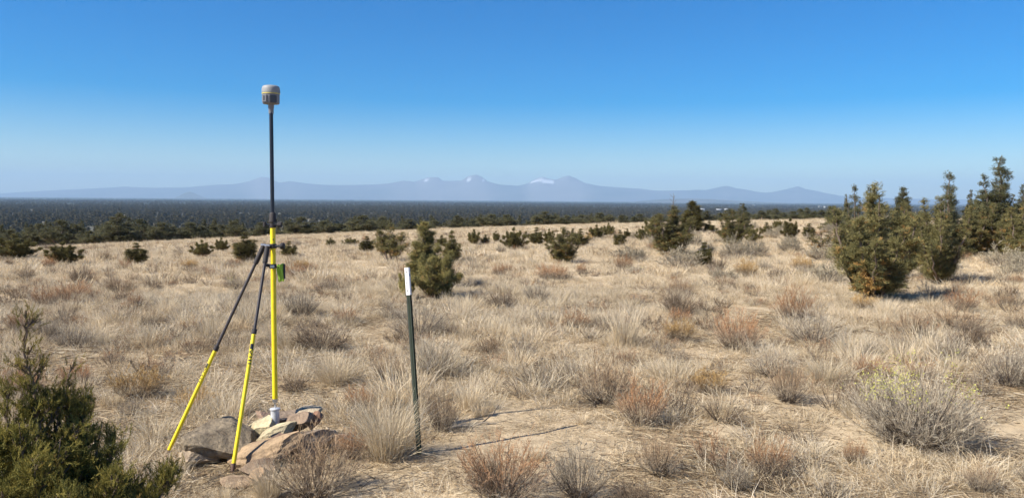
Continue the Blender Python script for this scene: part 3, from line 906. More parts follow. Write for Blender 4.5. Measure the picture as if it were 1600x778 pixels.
tall = [tuft(100 + k, 300, h * .70, r, l * 1.15, .0023, .6, s).mesh('bunch_grass', M_STRAW) for k, (h, r, l, s) in
        enumerate(((.30, .09, .33, 0), (.36, .10, .28, .1), (.26, .12, .5, -.1), (.32, .07, .40, .15), (.24, .11, .55, -.2)))]
short = [tuft(120 + k, 120, h * .9, r, .7, .0021, .8, s).mesh('short_grass', M_STRAW) for k, (h, r, s) in
         enumerate(((.12, .14, .05), (.15, .12, .15), (.10, .16, -.12), (.17, .12, .25)))]
farg = [tuft(140 + k, 130, h * .72, r, .55, .006, .5, s).mesh('distant_grass', M_STRAW) for k, (h, r, s) in enumerate(((.26, .22, .05), (.20, .25, .15), (.30, .2, -.08)))]

rng = np.random.default_rng(404)
# places to keep clear: the rock pile, the foot of the post and the bare sand
CLEAR = [(*at(352, 706)[0][:2], .24), (*at(425, 690)[0][:2], .34), (*at(480, 675)[0][:2], .28), (*at(400, 742)[0][:2], .18), (*at(662, 708)[0][:2], .12),
         (*at(625, 740)[0][:2], .30), (*at(800, 676)[0][:2], .28), (*at(720, 688)[0][:2], .22), (*at(870, 690)[0][:2], .3), (*at(1060, 700)[0][:2], .3),
         (*at(1550, 640)[0][:2], .35), (*at(1330, 690)[0][:2], .30), (*at(1000, 690)[0][:2], .2), (*at(1560, 700)[0][:2], .4), (*at(1180, 672)[0][:2], .25)]


def bare(x, y):
    """how bare the soil is, 0 to 1: sandy gaps, more of them on the right"""
    b = fbm(x, y, .55, 21, 3) * .65 + fbm(x, y, 1.7, 31, 2) * .35
    lim = .585 - .10 * np.clip(x / np.maximum(y, 1), -.6, .6) + np.clip((y - 9) / 40, 0, .12)
    q = np.clip((b - lim) / .06, 0, 1)
    for (cx, cy, cr) in CLEAR:
        q = np.maximum(q, np.clip(2.6 - 1.6 * np.hypot(x - cx, y - cy) / cr, 0, 2))
    return q


def place(rng, n, r0, r1, half, keep):
    x, y = wedge(rng, n, r0, r1, half)
    b = bare(x, y)
    k = rng.random(n) > b * keep
    return x[k], y[k]


def field(name, sets, protos, label, tilt=.1):
    X, Y, S, K = [], [], [], []
    for (n, r0, r1, half, keep, s0, s1, k0, k1) in sets:
        x, y = place(rng, n, r0, r1, half, keep)
        X.append(x); Y.append(y); S.append(rng.uniform(s0, s1, len(x))); K.append(rng.integers(k0, k1, len(x)))
    x, y, s, k = map(np.concatenate, (X, Y, S, K))
    n = len(x)
    s = s * (.45 + 1.1 * fbm(x, y, .8, 41, 2)) * np.exp(rng.normal(0, .22, n))
    return scatter(name, np.c_[x, y, gz(x, y)], np.c_[rng.normal(0, tilt, (n, 2)), rng.uniform(0, 6.28, n)],
                   np.c_[s, s, s * rng.uniform(.8, 1.2, n)], k, protos, label, 'grass')


field('dry_grass', [(110, 1.3, 5, 62, 1.0, .45, .95, 0, 5), (1250, 5, 18, 50, 1.0, .55, 1.05, 0, 5), (5000, 18, 45, 46, .9, .6, 1.1, 5, 8), (9000, 45, 100, 44, .5, .7, 1.2, 5, 8)],
      tall + farg, 'pale dry bunchgrass covering the whole slope')
field('short_grass', [(1250, 1.2, 5.5, 62, .9, .4, 1.15, 0, 4), (9500, 5, 18, 50, .92, .55, 1.3, 0, 4), (9000, 18, 40, 46, .75, .8, 1.5, 0, 4)], short,
      'short straw coloured grass between the taller tufts')
field('straw_litter', [(260, 1.0, 5.5, 62, .3, .8, 1.2, 0, 2), (1200, 5, 16, 48, .4, .8, 1.4, 0, 2)], [litter(1, 700, .45), litter(2, 700, .45)],
      'fallen straws and twigs lying on the bare sandy soil', .0)


# ------------------------------------------------------------------ shrubs
SHRUB = {  # stem colour, twig palette
    'grey': ((.12, .095, .075), [(.24, .19, .14), (.40, .335, .245), (.60, .53, .40)]),  # dark stems under pale tips paint in the shadow at the shrub's base
    'rust': ((.14, .10, .07), [(.26, .14, .07), (.38, .205, .10), (.50, .29, .15)]),
    'brown': ((.13, .10, .075), [(.23, .155, .095), (.34, .235, .14), (.46, .34, .21)]),
    'gold': ((.17, .12, .08), [(.36, .22, .09), (.52, .33, .13), (.64, .45, .20)]),
    'dark': ((.085, .066, .052), [(.12, .09, .065), (.19, .14, .095), (.30, .23, .16)]),
    'sage': ((.15, .125, .11), [(.20, .17, .115), (.30, .26, .18), (.42, .365, .26)]),
}


def shrub_geo(seed, kind, n=90, H=.5, Wd=.8, twigs=7, subs=3, upright=.0, leafy=0, flowers=0.0, sw=.0045):
    rng = np.random.default_rng(seed)
    sc, pal = SHRUB[kind]
    a = rng.uniform(0, 6.283, n)
    th = np.arccos(rng.uniform(np.cos(1.25 - upright), 1, n))
    o = np.stack([np.cos(a), np.sin(a), 0 * a], -1) * (.08 * Wd * np.sqrt(rng.random(n)))[:, None]
    o[:, 2] = -.015
    R = 1 / np.sqrt((np.sin(th) / (Wd / 2)) ** 2 + (np.cos(th) / H) ** 2) * rng.uniform(.62, 1.04, n)
    S = 6
    t = np.linspace(0, 1, S)
    th_t = th[:, None] * (1.12 - .3 * t)
    d = np.stack([np.cos(a)[:, None] * np.sin(th_t), np.sin(a)[:, None] * np.sin(th_t), np.cos(th_t)], -1)
    d = d + rng.normal(size=d.shape) * .10
    P = o[:, None] + np.cumsum(d * (R / S)[:, None, None], 1)
    P = np.concatenate([o[:, None], P], 1)
    P[..., 2] = np.maximum(P[..., 2], -.01)
    S += 1
    stems = Geo()
    tv, tf = tubes(P, sw * np.linspace(1, .35, S)[None] * rng.uniform(.6, 1.3, (n, 1)) * .5, 3)
    stems.add(tv, tf, (np.array(sc) * rng.uniform(.75, 1.35, (n, 1, 1))).repeat(S * 3, 1).reshape(-1, 3))
    tw = Geo()
    s = rng.uniform(.42, 1.0, (n, twigs)) * (S - 1.001)
    i0 = s.astype(int); fr = (s - i0)[..., None]; rows = np.arange(n)[:, None]
    bo = P[rows, i0] * (1 - fr) + P[rows, i0 + 1] * fr
    tan = nrm(P[rows, i0 + 1] - P[rows, i0])
    bd = nrm(tan + rng.normal(size=tan.shape) * .38 + np.array([0, 0, .22]))
    bl = (R[:, None] * rng.uniform(.14, .30, (n, twigs)))[..., None]
    bp = np.stack([bo, bo + bd * bl * .55, bo + bd * bl + rng.normal(size=bo.shape) * .012], 2).reshape(-1, 3, 3)
    v, f = ribbons(bp, np.array([[.6, .5, .25]]) * sw * .75, rng)
    tone = rng.normal(.4, .2, len(bp))
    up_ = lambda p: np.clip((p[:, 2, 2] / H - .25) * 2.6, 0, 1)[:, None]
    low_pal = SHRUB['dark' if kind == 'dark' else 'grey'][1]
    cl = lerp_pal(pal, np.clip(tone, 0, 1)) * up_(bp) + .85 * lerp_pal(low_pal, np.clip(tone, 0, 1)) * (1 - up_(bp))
    tw.add(v, f, cl.repeat(6, 0))
    q = rng.uniform(.25, 1, (len(bp), subs, 1))
    so_ = (bp[:, :1] + (bp[:, 2:] - bp[:, :1]) * q).reshape(-1, 3)
    sd = nrm(nrm(bp[:, 2] - bp[:, 0]).repeat(subs, 0) + rng.normal(size=so_.shape) * .5 + np.array([0, 0, .2]))
    slen = bl.reshape(-1, 1).repeat(subs, 0) * rng.uniform(.25, .55, (len(so_), 1))
    sp = np.stack([so_, so_ + sd * slen * .55, so_ + sd * slen], 1)
    v, f = ribbons(sp, np.array([[.4, .45, .2]]) * sw * (.75 + 1.6 * leafy), rng)
    t2 = np.clip(tone.repeat(subs) + .22 + rng.normal(0, .12, len(sp)), 0, 1)
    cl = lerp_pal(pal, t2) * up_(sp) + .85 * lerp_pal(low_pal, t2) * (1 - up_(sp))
    tw.add(v, f, cl.repeat(6, 0))
    out = [stems.mesh('stems', M_TWIG), tw.mesh('twigs', M_TWIG)]
    if flowers:
        m = rng.random(len(sp)) < flowers * np.clip((sp[:, 2, 2] / H - .55) * 3, 0, 1)
        ctr = sp[m, 2]
        clump = vnoise(ctr[:, 0], ctr[:, 1], 4 / Wd, seed) > .42
        ctr = ctr[clump]
        g = Geo()
        if len(ctr) < 4: ctr = sp[:8, 2]
        vv = ctr[:, None] + rng.normal(size=(len(ctr), 9, 3)) * .0036
        g.add(vv, np.arange(len(ctr) * 9).reshape(-1, 3), np.array((.52, .50, .13)) * rng.uniform(.7, 1.2, (len(ctr) * 9, 1)))
        out.append(g.mesh('flowers', M_TWIG))
    return out


SH = {
    'grey_big': shrub_geo(1, 'grey', 330, .50, .82, 7, 5, 0, 0, 1.0),
    'grey': shrub_geo(2, 'grey', 130, .42, .62, 7, 4),
    'grey2': shrub_geo(12, 'grey', 120, .40, .55, 7, 4, .3),
    'rust': shrub_geo(3, 'rust', 130, .36, .62, 8, 4, .1),
    'rust2': shrub_geo(13, 'rust', 110, .34, .55, 8, 4, .3),
    'brown': shrub_geo(4, 'brown', 130, .40, .56, 8, 4, .2),
    'brown2': shrub_geo(14, 'brown', 110, .45, .50, 7, 4, .4),
    'gold': shrub_geo(5, 'gold', 130, .34, .56, 8, 5, .2, .3),
    'dark': shrub_geo(6, 'dark', 150, .36, .62, 8, 4, .05),
    'sage': shrub_geo(7, 'sage', 110, .45, .70, 8, 5, 0, 1.0),
    'sage2': shrub_geo(17, 'sage', 110, .50, .60, 8, 5, .2, 1.0),
    'bloom': shrub_geo(8, 'grey', 110, .40, .55, 7, 4, .2, 0, .9),
}
SHD = {'grey_big': (.5, .82), 'grey': (.42, .62), 'grey2': (.4, .55), 'rust': (.36, .62), 'rust2': (.34, .55), 'brown': (.4, .56), 'brown2': (.45, .5),
       'gold': (.34, .56), 'dark': (.36, .62), 'sage': (.45, .7), 'sage2': (.5, .6), 'bloom': (.4, .55)}


def shrub(kind, loc, w, h, label, name='dry_shrub', cat='shrub', group=None, rz=None, tint=1.0):
    t = thing(name, label, cat, loc, RNG.uniform(0, 6.28) if rz is None else rz, (w / SHD[kind][1], w / SHD[kind][1], h / SHD[kind][0]), group)
    for nm, me in zip(('stems', 'twigs', 'flowers'), SH[kind]):
        o = link(nm, me, t)
        o.color = (tint, tint, tint, 1)
    return t


SHRUBS = [  # px, base y, width px, height px, kind, label
    (1435, 694, 205, 122, 'grey_big', 'large grey rabbitbrush with yellow flower heads, right foreground'),
    (1003, 664, 92, 72, 'rust2', 'shrub with two reddish tops on bare sand, centre right foreground'),
    (785, 774, 175, 92, 'rust', 'wide rusty brown shrub at the bottom edge below the post shadow'),
    (905, 776, 112, 96, 'grey2', 'sparse pale grey shrub right of the wide rusty one, bottom edge'),
    (492, 776, 150, 108, 'brown', 'brown grey twiggy shrub standing in front of the rock pile'),
    (548, 716, 60, 48, 'rust2', 'small reddish shrub at the right end of the rock pile'),
    (690, 674, 66, 82, 'brown2', 'upright tan shrub just right of the green steel post'),
    (500, 547, 98, 50, 'dark', 'dark brown twiggy shrub between the yellow pole and the post'),
    (1152, 547, 92, 66, 'rust', 'broad reddish brown shrub on the mid slope right of the golden one'),
    (1060, 534, 56, 40, 'gold', 'rounded golden shrub left of the broad reddish brown one'),
    (900, 512, 56, 28, 'rust', 'flat rusty shrub left of the tall pale grass tuft'),
    (1110, 616, 66, 44, 'gold', 'rust orange dome shrub below the golden one'),
    (1272, 537, 112, 62, 'grey', 'wide grey shrub below the rusty stems, mid right'),
    (1232, 628, 82, 62, 'brown', 'brown twiggy shrub left of the large grey rabbitbrush'),
    (1240, 505, 70, 58, 'rust2', 'reddish upright shrub behind the wide grey one'),
    (1490, 518, 112, 42, 'brown', 'wide low brown shrub right of the big olive juniper'),
    (1482, 566, 60, 52, 'grey2', 'pale grey shrub just above the large rabbitbrush'),
    (215, 622, 88, 52, 'gold', 'golden topped shrub right of the foreground juniper'),
    (305, 645, 74, 42, 'gold', 'golden shrub against the lower left tripod leg'),
    (205, 648, 42, 30, 'grey', 'small grey shrub at the foot of the golden topped one'),
    (682, 590, 92, 66, 'grey2', 'grey brown shrub behind the upright tan one near the post'),
    (655, 524, 104, 62, 'grey', 'pale wide shrub in front of the bushy juniper at the post'),
    (1030, 742, 82, 62, 'brown', 'brown shrub below the two topped reddish one'),
    (1200, 742, 84, 62, 'rust2', 'reddish brown shrub near the bottom, left of the large rabbitbrush'),
    (1532, 768, 62, 56, 'brown2', 'brown upright shrub in the bottom right corner'),
    (1335, 727, 44, 44, 'rust2', 'thin brown shrub at the lower left of the large rabbitbrush'),
    (1066, 419, 74, 36, 'sage', 'grey sagebrush in front of the dead spiked juniper'),
    (985, 408, 62, 27, 'sage2', 'pale sagebrush left of the dead spiked juniper'),
    (1592, 582, 46, 42, 'grey', 'grey shrub cut by the right edge of the picture'),
    (1060, 494, 62, 48, 'dark', 'dusky shrub right behind the golden one'),
    (1420, 527, 62, 44, 'brown', 'brown shrub below the shadow of the big olive juniper'),
    (862, 437, 62, 26, 'rust', 'rusty low shrub in the mid grass below the spiky juniper'),
    (112, 470, 74, 32, 'rust', 'rusty shrub in the grass left, above the foreground juniper tip'),
    (188, 457, 62, 26, 'brown', 'brown low shrub in the grass left of the tripod'),
    (70, 528, 66, 40, 'grey', 'grey shrub behind the thin tip of the foreground juniper'),
    (372, 453, 46, 26, 'bloom', 'yellow flowered rabbitbrush between the two tripod legs and the left juniper'),
    (745, 474, 42, 22, 'dark', 'small dark shrub right of the bushy juniper'),
    (1214, 436, 32, 20, 'dark', 'small dark bluish shrub in the pale grass left of the scraggy juniper'),
    (735, 397, 20, 12, 'bloom', 'tiny yellow flowered rabbitbrush on the far grass at centre'),
    (992, 428, 34, 14, 'bloom', 'yellow flowered rabbitbrush below the pale sagebrush'),
    (890, 590, 60, 34, 'grey', 'small grey shrub in the open grass at centre right'),
    (560, 640, 50, 38, 'rust2', 'small reddish shrub left of the steel post behind the grass tuft'),
    (460, 612, 44, 24, 'dark', 'small dark shrub right beside the yellow pole'),
    (608, 600, 66, 58, 'brown2', 'tan twiggy shrub just left of the steel post'),
    (1360, 560, 50, 34, 'grey2', 'small grey shrub left of the pale one above the rabbitbrush'),
    (1130, 440, 46, 24, 'sage2', 'sagebrush in the grass right of the dead spiked juniper'),
    (460, 432, 52, 22, 'rust', 'rusty shrub just right of the lime green pouch'),
    (700, 438, 46, 26, 'brown', 'brown low shrub behind the bushy juniper'),
    (1590, 515, 50, 36, 'brown2', 'brown shrub at the right edge above the bare sand'),
    (760, 770, 60, 60, 'dark', 'dark shaded shrub within the left of the rusty bottom shrub'),
    (1150, 765, 60, 50, 'grey2', 'grey twiggy shrub at the bottom edge right of centre'),
    (990, 790, 70, 44, 'dark', 'dark shrub cut by the bottom edge right of the sparse grey one'),
]
for (px, yb, wpx, hpx, kind, label) in SHRUBS:
    p, d = at(px, yb)
    shrub(kind, p, wpx * d / F_PX, hpx * d / F_PX, label, 'rabbitbrush' if 'rabbit' in label else ('sagebrush' if 'sage' in label else 'dry_shrub'))

rng = np.random.default_rng(909)
used = [at(q[0], q[1])[0][:2] for q in SHRUBS] + [at(q[0], q[1])[0][:2] for q in YJ]


def free(x, y, rr):
    if any(math.hypot(x - c[0], y - c[1]) < c[2] + .2 for c in CLEAR): return False
    return all(math.hypot(x - u[0], y - u[1]) > rr for u in used)


AUTO = []
cnt = 0
while cnt < 60:                                  # the sagebrush flat among the junipers on the right
    px, dist = rng.uniform(960, 1640), rng.uniform(16, 62)
    p = at_range(px, dist)
    if px < 1100 and dist < 30 or not free(p[0], p[1], .7): continue
    used.append(p[:2]); cnt += 1
    w = rng.uniform(.6, 1.15)
    AUTO.append((shrub(('sage', 'sage2')[cnt % 2], p, w, w * rng.uniform(.5, .75), 'pale grey sagebrush among the junipers on the right slope', 'sagebrush', 'shrub',
          'sagebrush among the junipers on the right'), 'sage', w))
cnt = 0
kinds = ['grey', 'brown', 'rust', 'grey2', 'brown2', 'rust2', 'dark', 'gold', 'bloom']
pr = np.array([.16, .2, .18, .12, .12, .10, .08, .05, .01])
while cnt < 150:                                 # low shrubs dotted through the grass
    a, dist = math.radians(rng.uniform(-38, 38)), 5.5 + 42 * rng.random() ** 1.2
    x, y = math.sin(a) * dist, math.cos(a) * dist
    if not free(x, y, .55): continue
    used.append((x, y)); cnt += 1
    w = rng.uniform(.28, .62)
    kd = kinds[rng.choice(9, p=pr / pr.sum())]
    AUTO.append((shrub(kd, (x, y, float(gz(x, y))), w, w * rng.uniform(.5, .8), 'small dry shrub dotted in the open grass of the slope',
          'dry_shrub', 'shrub', 'small dry shrubs dotted through the grass'), kd, w))

# twiggy low growth between the grass, too small and too many to count
low = []
for k, kd in enumerate(('dark', 'brown', 'grey', 'dark', 'rust', 'rust')):
    sg = shrub_geo(400 + k, kd, 34, .20, .34, 6, 3, .1 * (k % 3), 0, 0, .004)
    g = Geo()
    for me in sg:
        co = np.empty(len(me.vertices) * 3, np.float32); me.vertices.foreach_get('co', co)
        fi = np.empty(len(me.polygons) * 3, np.int32); me.loops.foreach_get('vertex_index', fi)
        cc = np.empty(len(me.vertices) * 4, np.float32); me.color_attributes['col'].data.foreach_get('color', cc)
        g.add(co.reshape(-1, 3), fi.reshape(-1, 3), cc.reshape(-1, 4)[:, :3])
        bpy.data.meshes.remove(me)
    low.append(g.mesh('low_scrub', M_TWIG))
rng = np.random.default_rng(515)
X, Y = [], []
for (n, r0, r1, half) in ((110, 1.6, 6, 60), (1300, 6, 20, 48), (3600, 20, 60, 45)):
    x, y = wedge(rng, n, r0, r1, half)
    k = np.array([all(math.hypot(a - c[0], b - c[1]) > c[2] for c in CLEAR) for a, b in zip(x, y)]) & (fbm(x, y, .5, 61, 3) > .42)
    X.append(x[k]); Y.append(y[k])
x, y = np.concatenate(X), np.concatenate(Y)
n = len(x)
sz = rng.uniform(.5, 1.35, n)
scatter('low_scrub', np.c_[x, y, gz(x, y)], np.c_[0 * x, 0 * x, rng.uniform(0, 6.28, n)], np.c_[sz, sz, sz * rng.uniform(.7, 1.2, n)], rng.integers(0, 6, n), low,
        'low dark twiggy growth scattered through the grass', 'scrub')

# the largest single tufts of bunchgrass
BIG = [tuft(200, 900, .46, .13, .42, .0024, .7, .08).mesh('blades', M_STRAW), tuft(201, 600, .46, .09, .24, .0025, .4, .18).mesh('blades', M_STRAW)]
for (px, yb, wpx, hpx, k, label) in ((605, 714, 110, 110, 0, 'large pale bunchgrass tuft at the left foot of the steel post'),
                                     (975, 541, 64, 66, 1, 'tall upright pale grass tuft in the open, centre right'),
                                     (450, 545, 60, 40, 0, 'pale grass tuft just right of the yellow pole, mid height'),
                                     (1384, 498, 44, 36, 1, 'pale grass tuft in front of the big olive juniper shadow'),
                                     (525, 600, 76, 54, 0, 'spreading grass tuft below the dark twiggy shrub'),
                                     (735, 640, 60, 52, 1, 'pale tuft to the right of the upright tan shrub'),
                                     (420, 778, 70, 60, 1, 'thin straw tuft in front of the reddish stones'),
                                     (1290, 600, 70, 48, 0, 'grass tuft left above the large grey rabbitbrush')):
    p, d = at(px, yb)
    t = thing('bunchgrass_tuft', label, 'grass tuft', p, RNG.uniform(0, 6.28), (wpx * d / F_PX / (.52, .4)[k],) * 2 + (hpx * d / F_PX / .42,))
    link('blades', BIG[k], t)


# ------------------------------------------------------------------ the juniper at the camera's left
p, d = at_range(88, 3.12), 3.0
base = np.array([-1.87, 2.98, float(gz(-1.87, 2.98))])
fw, fl = juniper_geo(51, [(0, 0, .80, .34), (.06, .05, .72, .36), (-.07, 0, .76, .34), (.42, -.1, .42, .50), (.36, -.3, .40, .50), (.44, .1, .38, .46), (-.02, -.12, .68, .42), (.14, -.06, .62, .42), (-.2, .1, .66, .42), (.24, .12, .54, .42), (-.12, -.1, .64, .45), (.16, .02, .70, .42), (.10, -.15, .62, .6), (.26, -.05, .54, .42), (.34, .05, .40, .36),
                          (-.30, .0, .66, .5), (-.42, .05, .6, .45), (.05, -.30, .60, .55), (.26, .25, .5, .5), (-.25, -.25, .62, .5), (.28, -.25, .5, .5), (.15, -.4, .5, .55), (-.05, -.35, .55, .5), (.34, -.2, .38, .42), (.2, .1, .6, .5)],
                     1.19, 1.15, 46, 6, 4, .086, 'green', True, power=1.05, low=.04, asc=(.6, 1.05), dead=.04)
t = thing('juniper_tree', 'young green juniper cut by the lower left corner, nearest to the camera', 'juniper', base, .4)
link('trunk', fw, t)
c = link('crown', fl, t); c.color = (2.3, 2.25, 1.4, 1)
fw, fl = juniper_geo(52, [(0, 0, 1, .34), (-.20, .05, .87, .30), (.12, .1, .80, .3)], 1.2, 1.0, 40, 4, 3, .070, 'green', True, power=.8, low=.42, asc=(.55, 1.0), dead=.06)
link('leader', fw, t)
c = link('leader_foliage', fl, t); c.color = (1.8, 1.7, 1.1, 1)


# ------------------------------------------------------------------ rocks
def rock_mesh(seed, dims, cuts=17, rough=.07):
    import bmesh
    rng = np.random.default_rng(seed)
    bm = bmesh.new()
    bmesh.ops.create_icosphere(bm, subdivisions=5, radius=1)
    v = np.array([q.co[:] for q in bm.verts])
    for k in range(cuts):
        n = nrm(rng.normal(size=3)); dd = rng.uniform(.42, .74)
        s = v @ n - dd
        step = .02 * np.floor(5 * np.sin(v[:, 0] * 5 + seed + k) * np.sin(v[:, 1] * 4 + k) + 3 * np.sin(v[:, 2] * 7 + 2 * k)) / 5
        v = v - np.where(s > 0, s + step, 0)[:, None] * n
    wob = sum(np.sin(v @ (rng.normal(size=3) * fq) + rng.uniform(0, 6)) / fq ** .8 for fq in (5, 8, 12, 18, 26, 38, 50, 70))
    v = v * (1 + rough * wob + rng.normal(0, .004, len(v)))[:, None]
    ext = (v.max(0) - v.min(0)) / 2
    v = (v - (v.max(0) + v.min(0)) / 2) / ext * np.array(dims) / 2
    for q, c in zip(bm.verts, v): q.co = c
    me = bpy.data.meshes.new('rock')
    bm.to_mesh(me); bm.free()
    me.materials.append(M_ROCK)
    return me


# centre px, depth, (width, depth, height) in m, tilt about x, y, z; colour; label
ROCKS = [
    (346, 694, 4.95, (.46, .42, .28), (.25, .12, .2), (.235, .18, .135), 'big dark grey brown boulder between the two tripod legs'),
    (308, 712, 4.80, (.24, .20, .12), (0, .15, .8), (.38, .285, .215), 'pinkish flat stone against the left foot of the big boulder'),
    (409, 668, 5.12, (.19, .20, .15), (.1, -.1, .2), (.52, .42, .285), 'cream stone left of the metal pipe'),
    (434, 676, 4.96, (.25, .17, .12), (.3, -.15, .1), (.53, .43, .295), 'cream stone in front of the metal pipe'),
    (415, 700, 4.78, (.48, .26, .11), (.45, -.42, .35), (.36, .245, .165), 'long tilted reddish slab leaning before the cream stones'),
    (448, 696, 4.84, (.22, .20, .16), (.2, .3, .6), (.24, .155, .12), 'brown block under the right end of the tilted slab'),
    (481, 643, 5.22, (.20, .17, .055), (.30, -.12, .4), (.46, .36, .27), 'thin flat slab with pale top on the pile, right of the pipe'),
    (468, 657, 5.12, (.20, .20, .13), (.2, -.5, .3), (.28, .195, .15), 'brown angular block under the thin flat slab'),
    (491, 655, 5.16, (.10, .10, .12), (.3, .7, .2), (.29, .16, .115), 'small pointed red brown stone right of the thin slab'),
    (490, 686, 4.98, (.30, .25, .19), (.1, .1, .9), (.25, .19, .155), 'grey brown block half hidden behind the twiggy shrub'),
    (534, 684, 5.04, (.15, .14, .13), (.2, .3, .1), (.36, .25, .19), 'small pinkish stone at the right end of the pile'),
    (404, 727, 4.62, (.22, .17, .10), (.1, .2, .4), (.24, .165, .12), 'dark red stone under the front of the tilted slab'),
    (372, 752, 4.45, (.20, .15, .07), (.1, .0, .3), (.36, .25, .175), 'flat orange brown stone at the foot of the near tripod leg'),
    (413, 752, 4.48, (.15, .13, .11), (.2, .2, .9), (.40, .26, .17), 'orange stone at the front of the pile near the bottom'),
    (416, 652, 5.34, (.16, .12, .09), (0, .1, .2), (.30, .20, .155), 'small brown stone behind the metal pipe'),
    (448, 668, 5.30, (.30, .24, .22), (0, .1, .5), (.28, .20, .155), 'brown core stone carrying the slabs right of the pipe'),
    (425, 690, 5.15, (.34, .30, .20), (0, .1, .1), (.30, .21, .16), 'brown stone wedged beneath the cream ones'),
]
SEEDS = {0: 341, 6: 379}
for k, (px, py, dep, dims, rot, colr, label) in enumerate(ROCKS):
    q = at_depth(px, py, dep)
    z0 = float(gz(q[0], q[1]))
    q[2] = max(q[2], z0 + dims[2] * .28)
    if k in (1, 9, 10, 11, 12, 13): q[2] = min(q[2], z0 + dims[2] * .40)
    o = prop(link('rock', rock_mesh(SEEDS.get(k, 300 + k), dims), None, q), label, 'rock', 'stones of the cairn around the pipe')
    o.rotation_euler = rot
    o.color = (colr[0] * .95, colr[1] * 1.03, colr[2] * .97, 1)

# ------------------------------------------------------------------ survey pole, receiver and legs
M_YEL = solid('yellow_paint', (.80, .62, .012), .42, var=.10, bscale=18)
M_BLK = solid('black_tube', (.014, .016, .022), .35, var=.2, bscale=40)
M_BRN = solid('dark_tube', (.035, .026, .026), .42, var=.2, bscale=40)
M_GRIP = solid('black_rubber', (.03, .025, .025), .75, var=.2, bscale=70, bump=.3)
M_STEEL = solid('worn_steel', (.46, .45, .43), .38, 1.0, var=.25, bscale=60)
M_LIME = solid('lime_fabric', (.36, .58, .06), .8, var=.12, bscale=40, bump=.3)
M_WHITE = solid('receiver_white', (.25, .26, .262), .6, var=.03, bscale=20)
M_GREY = solid('receiver_grey', (.17, .175, .195), .5, var=.05, bscale=20)
M_DGREY = solid('receiver_dark', (.05, .055, .065), .4, var=.05, bscale=20)
M_GALV = solid('galvanised_pipe', (.56, .57, .58), .55, .35, bump=.4, var=.22, bscale=30)
M_GREEN = solid('green_steel_paint', (.008, .015, .008), .6, var=.35, bscale=35, spec=.25)
M_WTIP = solid('white_post_paint', (.56, .56, .56), .6, var=.10, bscale=45)
M_VIAL = solid('pale_vial', (.62, .66, .60), .25, var=.05, bscale=40)
M_RUST = solid('rusty_iron', (.12, .07, .05), .8, var=.3, bscale=50)


def lathe(name, prof, mat, parent, k=28, axis=None, origin=(0, 0, 0), smooth=True, sx=1, sy=1):
    """a turned shape: profile of (radius, height), closed at both ends"""
    prof = np.array(prof, float)
    th = np.arange(k) * 2 * math.pi / k
    v = np.stack([np.outer(prof[:, 0], np.cos(th)) * sx, np.outer(prof[:, 0], np.sin(th)) * sy, np.repeat(prof[:, 1:2], k, 1)], -1).reshape(-1, 3)
    n = len(prof); i = np.arange(k); j = (i + 1) % k; r = (np.arange(n - 1) * k)[:, None]
    f = [np.stack([r + i, r + j, r + j + k], -1).reshape(-1, 3), np.stack([r + i, r + j + k, r + i + k], -1).reshape(-1, 3)]
    v = np.concatenate([v, [[0, 0, prof[0, 1]], [0, 0, prof[-1, 1]]]])
    f.append(np.stack([np.full(k, n * k), j, i], -1)); f.append(np.stack([np.full(k, n * k + 1), (n - 1) * k + i, (n - 1) * k + j], -1))
    if axis is not None:
        z = nrm(np.array(axis, float)); x = nrm(np.cross([0.3, 1, 0.1], z)); y = np.cross(z, x)
        v = v @ np.stack([x, y, z])
    v = v + np.array(origin)
    g = Geo(); g.add(v, np.concatenate(f), np.ones(3))
    me = g.mesh(name, mat, smooth)
    if smooth:
        me.set_sharp_from_angle(angle=math.radians(38))
    return link(name, me, parent)


def cyl(name, a, b, r, mat, parent, k=16, r2=None):
    a, b = np.array(a, float), np.array(b, float)
    L = np.linalg.norm(b - a)
    c = min(.15 * r, .2 * L)
    r2 = r if r2 is None else r2
    return lathe(name, [(r - c, 0), (r, c), (r2, L - c), (r2 - c, L)], mat, parent, k, b - a, a)


def block(name, ctr, dims, mat, parent, rz=0, bev=.004, M=None):
    import bmesh
    bm = bmesh.new()
    bmesh.ops.create_cube(bm, size=1)
    for q in bm.verts: q.co = Vector((q.co.x * dims[0], q.co.y * dims[1], q.co.z * dims[2]))
    bmesh.ops.bevel(bm, geom=bm.edges[:], offset=min(bev, min(dims) * .3), segments=2, affect='EDGES')
    me = bpy.data.meshes.new(name); bm.to_mesh(me); bm.free()
    me.materials.append(mat)
    R = Matrix.Rotation(rz, 4, 'Z') if M is None else M.to_4x4()
    me.transform(Matrix.Translation(Vector([float(q) for q in ctr])) @ R)
    return link(name, me, parent)


DP = 5.13
tip = at_depth(430, 637, DP)                      # point of the pole on the pipe's cap
top = at_depth(423.5, 163, DP)                    # under the receiver
axis = nrm(top - tip)
pole_len = float(np.linalg.norm(top - tip))
root = thing('survey_pole', 'yellow and black survey pole held by two legs, standing on the pipe', 'survey pole', tip)


def on(py):
    """a point of the pole, relative to its tip, at a height in the photograph"""
    return axis * pole_len * (637 - py) / (637 - 163)


